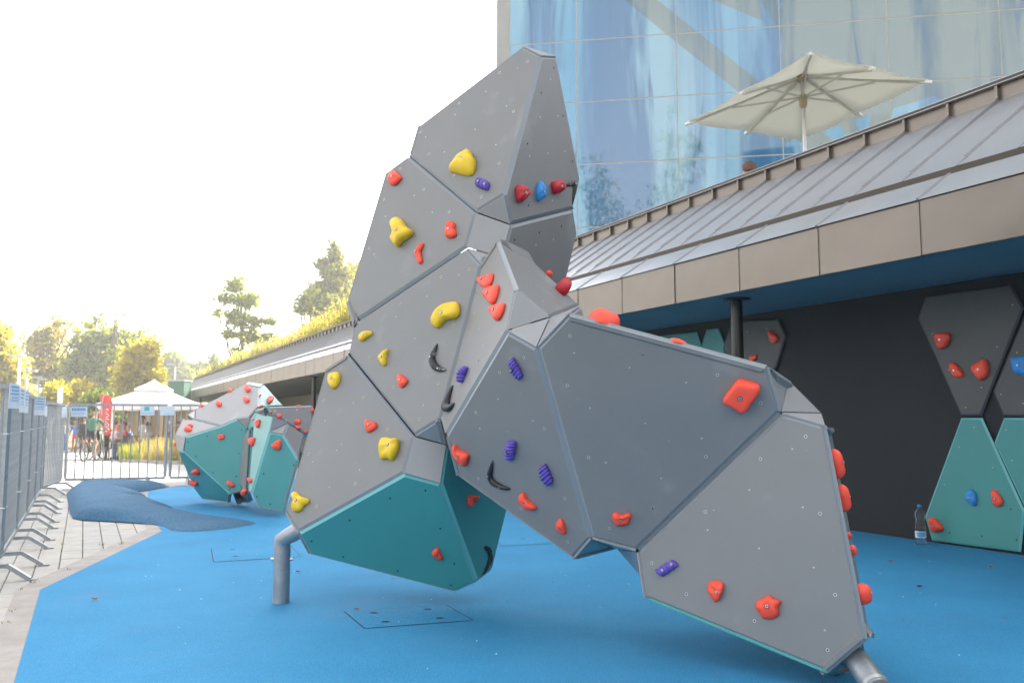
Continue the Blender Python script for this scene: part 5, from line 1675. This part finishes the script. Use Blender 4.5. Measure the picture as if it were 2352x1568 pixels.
GR, DK, YL, OL, MD, BL_, ND = (M[k] for k in ('l_green', 'l_dark', 'l_yellow', 'l_olive', 'l_mid', 'l_blue', 'l_needle'))
tree_px('tall yellow tree at the left edge behind the nearest lamp post', 52, -6, [(-10, 800, 34, 58), (18, 850, 34, 45), (-5, 900, 52, 45), (30, 915, 40, 32), (2, 765, 16, 28)], [YL, YL, MD], 1, 560, .17, 780)
tree_px('sparse olive-brown tree left of the green trees, sky showing through', 66, 110, [(88, 790, 26, 34), (120, 770, 26, 26), (100, 850, 38, 32), (140, 830, 26, 40), (132, 738, 13, 22), (150, 890, 40, 34), (160, 745, 9, 22), (180, 760, 9, 30)], [OL, OL, MD, YL], 2, 380, .20, 760, .22, shell=.3)
tree_px('big mid-green tree in the middle of the left treeline', 62, 205, [(200, 800, 36, 36), (245, 790, 40, 38), (190, 850, 40, 36), (235, 860, 44, 42), (215, 745, 15, 22), (275, 795, 34, 34), (240, 905, 50, 34), (185, 905, 30, 30), (222, 735, 12, 14), (316, 770, 14, 18)], [GR, MD, MD, DK], 3, 900, .19, 770, .24)
tree_px('dark-trunked tall bare-topped tree rising out of the green crown', 60, 259, [(265, 830, 24, 34), (252, 870, 26, 30), (268, 740, 10, 14), (272, 905, 22, 26)], [DK, GR, MD], 4, 140, .17, 735, .20)
tree_px('bright yellow tree right of the green trees above the white tent', 50, 322, [(325, 830, 34, 42), (345, 800, 22, 30), (305, 868, 36, 36), (345, 868, 32, 30), (320, 905, 42, 26)], [YL, YL, YL, MD], 5, 560, .15, 800, .16)
tree_px('rounded blue-green tree far behind the lone lamp post', 95, 405, [(395, 840, 28, 30), (415, 865, 28, 28), (375, 850, 20, 26)], [BL_, BL_, GR], 6, 380, .24, 830, .25)
tree_px('small dark cedar on the skyline over the green roof', 100, 455, [(445, 838, 16, 7), (462, 848, 18, 8), (450, 856, 14, 6), (470, 838, 10, 5)], [DK, BL_], 7, 70, .25, 830, .2)
def conifer(label, Y, x, top_y, base_y, w_top, w_base, mats_, seed, n, lf, gzv):
    r = random.Random(seed)
    bl = []
    for k in range(n):
        u = k / (n - 1)
        y = top_y + (base_y - top_y) * u
        w_ = (w_top + (w_base - w_top) * u) * r.uniform(.75, 1.15)
        bl.append((x + r.uniform(-.25, .25) * w_, y + 6, w_ * .5, max(6, (base_y - top_y) / n * .8)))
    return tree_px(label, Y, x, bl, mats_, seed, int(n * 70), lf, top_y, .2, 'conifer_tree', cl=.5, limbs=True, ground_z=gzv)
conifer('small dark conifer on the skyline next to the cedar', 90, 490, 812, 862, 6, 34, [DK, BL_, GR], 8, 6, .22, 0)
conifer('tall grey-green conifer behind the roof beside the grey tower', 58, 768, 556, 750, 26, 140, [ND, ND, GR, OL], 9, 13, .19, -.5)
tree_px('yellow-green tree just behind the tall conifer', 66, 812, [(815, 640, 22, 40), (835, 690, 30, 40), (800, 690, 20, 30)], [MD, YL, GR], 10, 150, .19, 640)
tree_px('bushy dark green tree at the foot of the tall conifer', 56, 712, [(700, 700, 16, 18), (725, 690, 24, 26), (690, 715, 10, 12), (745, 705, 24, 26)], [GR, DK, MD], 11, 150, .16, 700)
tree_px('lone open-crowned tree with bare forked limbs above the green roof', 54, 556, [(540, 655, 20, 16), (570, 690, 26, 18), (520, 685, 20, 12), (500, 720, 12, 10), (548, 730, 26, 18), (590, 740, 18, 12), (530, 765, 16, 12), (575, 775, 22, 16), (620, 740, 14, 10), (615, 775, 16, 12), (548, 808, 12, 12), (600, 800, 14, 9), (552, 640, 10, 9)],
        [MD, GR, GR, MD], 12, 330, .14, 680, .17, cl=.42, shell=.2)
# bushes and hedge under the trees
tree_px('bright yellow-green bush behind the edge-on barrier', 44, 128, [(128, 905, 26, 26), (110, 925, 26, 22)], [YL, MD], 13, 120, .12, 915, .06, 'bush', 'bush', .35)
tree_px('golden bush below the olive-brown tree', 47, 185, [(185, 900, 34, 22), (200, 925, 40, 22)], [YL, OL], 14, 150, .13, 915, .06, 'bush', 'bush', .35)
tree_px('dark green bush beside the red flag', 40, 225, [(228, 920, 30, 26), (245, 955, 26, 26)], [DK, GR], 15, 150, .11, 930, .06, 'bush', 'bush', .35)
tree_px('low green hedge behind the cyclists', 48, 190, [(140, 955, 26, 16), (175, 962, 30, 18), (215, 960, 26, 20)], [GR, OL, DK], 16, 150, .12, 955, .05, 'hedge', 'hedge', .35)
# trees behind the camera, mirrored in the glass
for k, (x, y, h, w_) in enumerate(((-9.0, -31, 23, 4.4), (-3.2, -33, 25, 3.2), (-15, -31, 19, 3.6)  )):
    r_ = random.Random(60 + k)
    bl = [(Vector((r_.uniform(-.6, .6) * w_, r_.uniform(-.5, .5) * w_, h * (.35 + .6 * q / 8))), (w_ * r_.uniform(.45, .7) * (1.1 - .07 * q), w_ * .55 * (1.1 - .07 * q), h * .10)) for q in range(9)]
    tree('broadleaf_tree', ['broad tree behind the viewer, mirrored in the printed glass', 'tallest tree behind the viewer, mirrored in the printed glass', 'slender tree behind the viewer, mirrored in the printed glass'][k],
         'tree', (x, y, -.1), bl, 330, .17, [MD, GR, YL], .22, (0, 0, h * .85), 70 + k, 12 if k < 3 else 16, .8, group='trees behind the viewer')

# ------------------------------------------------------------------ green roof planting along the parapet
gr_pts = []
r_ = random.Random(21)
b = MB()
vs = []; fs = []
svals = [17 + i * 1.5 for i in range(31)]
for s in svals:
    for t, z in ((T_R1 + 0.16, Z_R1 + 0.12), (T_R1 + 1.4, Z_R1 + 0.50), (T_R1 + 3.0, Z_R1 + 0.75), (T_R1 + 6, Z_R1 + 0.9)):
        p = W(s, t, z - 0.02 * max(0, s - 40) * 0); vs.append(p)
fs = [(i * 4 + j, (i + 1) * 4 + j, (i + 1) * 4 + j + 1, i * 4 + j + 1) for i in range(len(svals) - 1) for j in range(3)]
b.add(vs, fs)
tag(b.build('roof_planting_soil', M['earth']), kind='structure')
def roof_pts(n, s0, s1, seed):
    r = random.Random(seed); out = []
    for k in range(n):
        s = s0 + (s1 - s0) * r.random() ** 1.3; t = T_R1 + 0.2 + 3.2 * r.random() ** 1.4
        z = Z_R1 + 0.12 + min(0.6, (t - T_R1) * .25)
        out.append(W(s, t, z))
    return out
def roof_h(s):
    return 0.75
tufts('roof_grass', roof_pts(900, 17.2, 40, 31), [M['g_straw'], M['g_green'], M['g_green'], M['g_pink']], 0.6, 9, 32, 0.010, 0.22, .45)
tufts('roof_grass', roof_pts(420, 17.2, 26, 33), [M['g_straw'], M['g_pink'], M['g_green'], M['g_green']], 0.95, 9, 34, 0.012, 0.25, .4)
tufts('roof_grass', roof_pts(500, 38, 61, 35), [M['g_straw'], M['g_green']], 0.6, 8, 36, 0.02, 0.3, .45)
def leaf_mass(name, pts, rad, n, sz, mats_, seed):
    r = random.Random(seed); vs = []; fs = []; mi = []
    for p in pts:
        k0 = r.randrange(len(mats_)); rr = rad * r.uniform(.5, 1.3)
        for q in range(n):
            c = Vector(p) + Vector((r.gauss(0, .5) * rr, r.gauss(0, .5) * rr, abs(r.gauss(0, .55)) * rr))
            nn_ = Vector((r.gauss(0, 1), r.gauss(0, 1), r.gauss(0, 1))).normalized()
            u = nn_.cross(Vector((r.gauss(0, 1), r.gauss(0, 1), r.gauss(0, 1)))).normalized(); v = nn_.cross(u); s_ = sz * r.uniform(.5, 1.4); i0 = len(vs)
            vs += [c - u * s_, c + v * s_ * .5, c + u * s_, c - v * s_ * .5]; fs.append((i0, i0 + 1, i0 + 2, i0 + 3)); mi.append(k0 if r.random() < .7 else r.randrange(len(mats_)))
    b_ = MB(); b_.add(vs, fs); b_.m = mi
    return tag(b_.build(name, mats_), kind='stuff')
leaf_mass('roof_planting', roof_pts(700, 17.2, 34, 51), .6, 30, .045, [M['g_green'], M['l_mid'], M['g_straw'], M['g_green'], M['g_pink']], 52)
leaf_mass('roof_planting', roof_pts(260, 34, 60, 53), .6, 18, .07, [M['g_green'], M['g_straw'], M['l_mid']], 54)
for k, (s, t, rr2) in enumerate(((19.2, 8.2, .55), (21.6, 8.6, .5), (24.5, 8.0, .42), (28.0, 8.4, .5))):
    p = W(s, t, Z_R1 + .4)
    tree('roof_bush', ['leafy bush on the green roof nearest the grey tower', 'leafy bush second along the green roof', 'small leafy bush third along the green roof', 'leafy bush fourth along the green roof'][k], 'bush', p,
         [(Vector((0, 0, rr2 * .9)), (rr2, rr2, rr2 * .8)), (Vector((rr2 * .7, .1, rr2 * .6)), (rr2 * .6, rr2 * .6, rr2 * .5))], 60, .07, [MD, M['g_straw'], GR], .03, (0, 0, rr2), 80 + k, 12, .25, group='bushes on the green roof')

# ------------------------------------------------------------------ lamp posts, mast tower, kiosk, tent, flag
def lamp_post(x, ytop, Y, label, double=False):
    p = at((x, 960), Y); z0 = gz(Y); zt = at((x, ytop), Y).z
    t_ = thing('lamp_post', label, 'lamp post', (p.x, Y, z0), 'lamp posts beyond the path')
    b_ = MB(); b_.tube([(p.x, Y, z0 - .1), (p.x, Y, zt)], [.085, .06], 10); b_.build('pole', M['white_paint'] if not double else M['post_grey'], t_)
    b_ = MB(); b_.lathe((p.x, Y, z0 - .05), [(.14, 0), (.14, .12), (.09, .15)], 12); b_.build('base', M['post_grey'], t_)
    b_ = MB()
    hw = .42
    b_.obox(Vector((p.x - .12, Y, zt + .03)), Vector((hw * .8, 0, 0)), Vector((0, .14, 0)), Vector((0, 0, .05)))
    if double: b_.obox(Vector((p.x + .3, Y, zt - .12)), Vector((.3, 0, 0)), Vector((0, .12, 0)), Vector((0, 0, .05)))
    b_.build('lamp_head', M['post_grey'], t_)
lamp_post(38, 818, 40, 'white lamp post nearest the left edge, tallest of the row')
lamp_post(55, 847, 49, 'white lamp post second along the row on the left', True)
lamp_post(84, 867, 58, 'white double-headed lamp post third along the row', True)
lamp_post(94, 880, 66, 'grey lamp post farthest along the left row')
lamp_post(398, 838, 50, 'grey lamp post right of the white tent')
p = at((135, 960), 26)
t_ = thing('marker_post', 'short white square post behind the edge-on barrier', 'post', (p.x, 26, gz(26)))
b = MB(); zt = at((135, 892), 26).z; b.box(p.x - .05, p.x + .05, 25.95, 26.05, gz(26) - .1, zt); b.build('shaft', M['white_paint'], t_)
b = MB(); b.box(p.x - .06, p.x + .06, 25.94, 26.06, zt, zt + .05); b.build('cap', M['post_grey'], t_)

# pale high building far away
p = at((92, 960), 230)
t_ = thing('high_rise', 'pale high-rise far behind the olive-brown tree with a lattice frame on its roof', 'building', (p.x, 230, -1))
zt = at((92, 772), 230).z
b = MB(); b.box(p.x - 2.6, p.x + 3.4, 230, 240, -1, zt); b.build('wall', M['white_paint'], t_)
for k in range(10):
    b = MB(); b.box(p.x - 2.2, p.x + 3.0, 229.9, 229.99, zt - 1.9 - k * 2.4, zt - 0.9 - k * 2.4); b.build('window', M['post_grey'], t_)
z1 = at((92, 731), 230).z
for xx in (p.x - 1.9, p.x + .1, p.x + 2.1):
    for yy in (231, 236):
        b = MB(); b.bar((xx, yy, zt), (xx, yy, z1), .22); b.build('mast', M['post_grey'], t_)
for zq in (zt + .8, (zt + z1) / 2, z1):
    for yy in (231, 236):
        b = MB(); b.bar((p.x - 1.9, yy, zq), (p.x + 2.1, yy, zq), .22); b.build('crossbar', M['post_grey'], t_)

# dark green container and floodlight
a_ = at((411, 893), 44)
t_ = thing('green_container', 'dark green flat-roofed box beside the lamp post behind the white tent', 'container', (a_.x, 44, gz(44)))
z0_, z1_ = gz(44), at((411, 873), 44).z
b = MB(); b.box(a_.x - .42, a_.x + .42, 43.6, 44.6, z0_, z1_ - .06); b.build('body', M['box_green'], t_)
b = MB(); b.box(a_.x - .47, a_.x + .47, 43.55, 44.65, z1_ - .06, z1_); b.build('roof', M['post_grey'], t_)

# white market tent
YT = 32.0
l_, r_q, pk = at((240, 930), YT), at((465, 925), YT), at((355, 878), YT)
half = (r_q.x - l_.x) / 2
cx_ = (r_q.x + l_.x) / 2
ze, zp, zg = l_.z, pk.z, gz(YT)
t_ = thing('market_tent', 'white two-tier canopy tent over the seated people beyond the barriers', 'tent', (cx_, YT, zg))
def tier(h, zb, zt_, hang, m_):
    b_ = MB(); rim_ = []
    n_ = 6
    rot = 0.30
    cc = [Vector((math.cos(rot + math.pi / 4 + k * math.pi / 2), math.sin(rot + math.pi / 4 + k * math.pi / 2), 0)) * h * 1.30 for k in range(4)]
    vs_ = []; fs_ = []
    for k in range(4):
        a2, c2 = cc[k], cc[(k + 1) % 4]
        b0 = len(vs_)
        for i in range(n_ + 1):
            u = i / n_
            for j in range(5):
                q = a2.lerp(c2, j / 4) * u
                z_ = zt_ + (zb - zt_) * (u ** 0.8)
                vs_.append(Vector((cx_, YT, 0)) + q + Vector((0, 0, z_)))
        for j in range(5):
            q = a2.lerp(c2, j / 4)
            vs_.append(Vector((cx_, YT, 0)) + q + Vector((0, 0, zb - hang * (1 if j % 2 else .85))))
        for i in range(n_ + 1):
            for j in range(4):
                q = b0 + i * 5 + j
                fs_.append((q, q + 1, q + 6, q + 5))
    b_.add(vs_, fs_, 0, True)
    return b_.build('canopy' if hang > .15 else 'top_canopy', m_, t_), cc
_, cc = tier(half, ze + .02, zp - .02, .24, M['white_canvas'])
tier(half * .36, zp - .10 + (ze - zp) * .18, zp + .12, .10, M['white_canvas'])
for q in cc:
    b = MB(); b.bar(Vector((cx_, YT, zg)) + q * .97, Vector((cx_, YT, ze)) + q * .97, .06); b.build('leg', M['alu'], t_)

# red teardrop flag
p0 = at((239, 1010), 29); z_t = at((239, 905), 29).z
t_ = thing('feather_flag', 'red feather flag with white lettering left of the tent', 'flag', (p0.x, 29, gz(29)))
b = MB(); b.tube([(p0.x - .12, 29, gz(29)), (p0.x - .12, 29, z_t - .3), (p0.x - .08, 29, z_t - .05), (p0.x + .08, 29, z_t)], .018, 6); b.build('pole', M['post_grey'], t_)
zb_ = at((250, 1000), 29).z
b = MB(); vs = []
n_ = 14
for k in range(n_ + 1):
    u = k / n_; z_ = z_t - (z_t - zb_) * u
    xl = p0.x - .20 + .07 * u + .12 * max(0, u - .6) / .4; xr = p0.x + .04 + .17 * min(1, (u * 5)) ** .5
    vs += [(xl, 29 + .03 * math.sin(u * 7), z_), (xr, 29.02 + .05 * math.sin(u * 6 + 1), z_ - .02)]
b.add(vs, [(2 * k, 2 * k + 1, 2 * k + 3, 2 * k + 2) for k in range(n_)], 0, True)
fl = b.build('cloth', M['flag_red'], t_)
fl.modifiers.new('thickness', 'SOLIDIFY').thickness = 0.003
b = MB()
for k in range(5):
    zc_ = z_t - (z_t - zb_) * (.40 + .115 * k); xc_ = p0.x + .075 + .012 * k
    pts_ = [Vector((xc_ + 0.065 * math.cos(a), 28.93, zc_ + .055 * math.sin(a))) for a in [q * math.pi / 5 for q in range(11 if k % 2 else 9)]]
    b.tube(pts_, .012, 5)
b.build('lettering', M['white_paint'], t_)

# wooden pavilion wall behind the tent
a0, a1 = at((250, 1000), 42), at((480, 1000), 42)
t_ = thing('pavilion', 'low timber pavilion in the shade behind the white tent', 'building', ((a0.x + a1.x) / 2, 42, gz(42)))
zt_ = at((300, 938), 42).z
b = MB(); b.box(a0.x, a1.x, 42, 46, gz(42) - .1, zt_); b.build('wall', M['wood'], t_)
b = MB(); b.box(a0.x - .3, a1.x + .3, 41.2, 46.3, zt_ + .003, zt_ + .18); b.build('roof', M['soffit'], t_)
for k in range(8):
    xq = a0.x + .3 + (a1.x - a0.x - .6) * k / 7
    b = MB(); b.box(xq - .07, xq + .07, 41.5, 41.64, gz(42) - .1, zt_); b.build('post', M['wood'], t_)

# planting bed with tall grasses
bed = [at((278, 1055), 27.2), at((420, 1066), 24.5), at((520, 1050), 26.0), at((500, 1020), 31), at((300, 1025), 31)]
bed = [Vector((p.x, p.y, gz(p.y) + .03)) for p in bed]
b = MB(); b.add(bed, [tuple(range(5))]); tag(b.build('planting_bed', M['earth']), kind='structure')
b = MB(); 
for i in range(5):
    q0, q1 = bed[i], bed[(i + 1) % 5]; b.bar(q0, q1, .10, .12)
tag(b.build('bed_edging', M['kerb']), kind='structure')
def bed_pts(n, seed, xmin, xmax):
    r = random.Random(seed); out = []
    while len(out) < n:
        x = r.uniform(min(p.x for p in bed), max(p.x for p in bed)); y = r.uniform(24, 31)
        if inpoly((x, y), bed):
            px_ = 1176 + FPX * x / y
            if xmin <= px_ <= xmax: out.append((x, y, gz(y) + .03))
    return out
tufts('tall_grass', bed_pts(330, 41, 320, 520), [M['g_straw'], M['g_pink'], M['g_straw'], M['g_green']], .78, 12, 42, .007, .16, .55)
tufts('tall_grass', bed_pts(110, 43, 270, 330), [M['g_green'], M['l_mid'], M['g_green']], .55, 14, 44, .009, .16, .6)

# ------------------------------------------------------------------ cyclists and people
def bicycle(label, loc, facing, frame_m):
    t_ = thing('bicycle', label, 'bicycle', loc, 'bicycles on the path')
    t_.rotation_euler = (0, 0, facing)
    def put(name, b_, m, parent=None):
        me = b_.mesh(name, m); return inst(name, me, parent or t_, (0, 0, 0))
    for y in (-.50, .52):
        b_ = MB(); b_.tube([Vector((0, y + .32 * math.cos(a), .34 + .32 * math.sin(a))) for a in [k * math.pi / 10 for k in range(21)]], .022, 6, cap=False)
        w_ = put('wheel', b_, M['rubber_tyre'])
        b_ = MB()
        for k in range(6):
            a = k * math.pi / 3; b_.bar((0, y, .34), (0, y + .31 * math.cos(a), .34 + .31 * math.sin(a)), .006)
        put('spokes', b_, M['steel'], w_)
    b_ = MB()
    for p_, q_ in (((0, -.5, .34), (0, -.05, .30)), ((0, -.05, .30), (0, -.18, .86)), ((0, -.18, .80), (0, .36, .82)), ((0, -.05, .30), (0, .38, .76)), ((0, -.5, .34), (0, -.17, .76)), ((0, .36, .86), (0, .52, .34))):
        b_.tube([p_, q_], .018, 6)
    put('frame', b_, M[frame_m])
    b_ = MB(); b_.tube([(-.27, .62, 1.05), (-.15, .50, 1.02), (.15, .50, 1.02), (.27, .62, 1.05)], .014, 6); b_.tube([(0, .37, .84), (0, .48, 1.02)], .014, 6); put('handlebar', b_, M['black_metal'])
    b_ = MB(); b_.obox((0, -.20, .90), (.07, 0, 0), (0, .13, 0), (0, 0, .025)); put('saddle', b_, M['black_metal'])
    for sx, dy, dz in ((-1, .17, .05), (1, .0, -.14)):
        b_ = MB(); b_.bar((sx * .06, -.05, .30), (sx * .08, -.05 + dy, .30 + dz), .02); b_.obox((sx * .12, -.05 + dy, .30 + dz), (.05, 0, 0), (0, .04, 0), (0, 0, .012)); put('pedal', b_, M['black_metal'])
    return t_
def rider(px, Y, label, blabel, shirt, sc, hair, face=0.1):
    p = at((px, 1000), Y)
    loc = Vector((p.x, Y, gz(Y)))
    bicycle(blabel, loc, face, 'black_metal')
    q = person(label, loc + Vector((math.sin(face), -math.cos(face), 0)) * .15, face, 'ride', shirt, 'c_black', hair, sc, True, True)
    return q
rider(210, 27.5, 'person cycling away in a green shirt and black shorts with dark helmet', 'black bicycle under the cyclist in the green shirt', 'c_green', 1.0, 'c_black')
rider(222, 30.5, 'person cycling in a pale green shirt ahead of the green-shirted rider', 'black bicycle under the cyclist in the pale green shirt', 'c_lime', 1.0, 'hair_grey', .0)
rider(190, 35, 'person cycling in dark clothes farthest along the path', 'black bicycle farthest along the path', 'c_black', .95, 'hair_dark', .15)
def ppl(px, Y, label, pose, facing, shirt, legs, hair, sc=1.0):
    p = at((px, 1000), Y); person(label, (p.x, Y, gz(Y)), facing, pose, shirt, legs, hair, sc)
ppl(103, 33, 'person in white standing on the path behind the edge-on barrier', 'stand', 2.0, 'c_white', 'c_black', 'hair_dark', .62)
ppl(152, 40, 'distant person in white and blue walking left of the cyclists', 'stand', 1.2, 'c_white', 'c_blue', 'hair', .85)
ppl(173, 40, 'distant person in blue standing by the hedge', 'stand', 3.0, 'c_blue', 'c_red', 'hair_dark', .85)
ppl(262, 29.5, 'person in plaid sitting at the near cafe table with dark hair', 'sit', -1.4, 'c_plaid', 'c_black', 'hair_dark')
ppl(291, 31, 'person in a red top sitting under the tent', 'sit', 2.2, 'c_red', 'c_blue', 'hair')
ppl(302, 33, 'person in a bright blue top sitting under the tent', 'sit', 1.8, 'c_blue', 'c_black', 'hair_grey')
ppl(328, 33, 'person in white standing under the tent', 'stand', 2.6, 'c_white', 'c_blue', 'hair', .92)
ppl(343, 31.5, 'person in a white top and blue trousers sitting under the tent', 'sit', 1.0, 'c_white', 'c_blue', 'hair_dark')
ppl(395, 30.5, 'person with grey hair sitting right of the tent posts', 'sit', 2.0, 'c_black', 'c_black', 'hair_grey')
ppl(416, 31, 'person in dark clothes sitting at the right end of the cafe', 'sit', 2.4, 'c_plaid', 'c_black', 'hair')
def cafe_table(px, Y, label):
    p = at((px, 1000), Y); o = Vector((p.x, Y, gz(Y)))
    t_ = thing('cafe_table', label, 'table', o, 'cafe tables under the tent')
    b_ = MB(); b_.box(o.x - .4, o.x + .4, Y - .4, Y + .4, o.z + .71, o.z + .75); b_.build('table_top', M['black_metal'], t_)
    for sx in (-1, 1):
        for sy in (-1, 1):
            b_ = MB(); b_.bar(o + Vector((sx * .34, sy * .34, 0)), o + Vector((sx * .34, sy * .34, .71)), .05); b_.build('leg', M['black_metal'], t_)
def cafe_chair(px, Y, face, label):
    p = at((px, 1000), Y)
    t_ = thing('cafe_chair', label, 'chair', (p.x, Y, gz(Y)), 'black cafe chairs'); t_.rotation_euler = (0, 0, face)
    def put(name, b_): inst(name, b_.mesh(name, M['black_metal']), t_, (0, 0, 0))
    b_ = MB(); b_.box(-.24, .24, -.24, .24, .40, .45); put('seat', b_)
    b_ = MB(); b_.box(-.24, .24, -.27, -.23, .46, .88); put('backrest', b_)
    for sx in (-1, 1):
        for sy in (-1, 1):
            b_ = MB(); b_.bar((sx * .21, sy * .21, 0), (sx * .21, sy * .21, .40), .035); put('leg', b_)
        b_ = MB(); b_.bar((sx * .25, -.23, .66), (sx * .25, .2, .66), .035); put('armrest', b_)
cafe_table(279, 29.8, 'black cafe table nearest the path')
cafe_table(318, 32.2, 'black cafe table under the middle of the tent')
cafe_table(405, 31.6, 'black cafe table at the right end of the cafe')
cafe_chair(262, 29.5, -1.4, 'black cafe chair under the person in plaid')
cafe_chair(300, 29.2, 0.2, 'empty black cafe chair in front of the tall grasses')
cafe_chair(291, 31, 2.2, 'black cafe chair under the person in the red top')
cafe_chair(302, 33, 1.8, 'black cafe chair under the person in the bright blue top')
cafe_chair(343, 31.5, 1.0, 'black cafe chair under the person in white and blue trousers')
cafe_chair(395, 30.5, 2.0, 'black cafe chair under the grey-haired person')
cafe_chair(416, 31, 2.4, 'black cafe chair at the right end of the cafe')
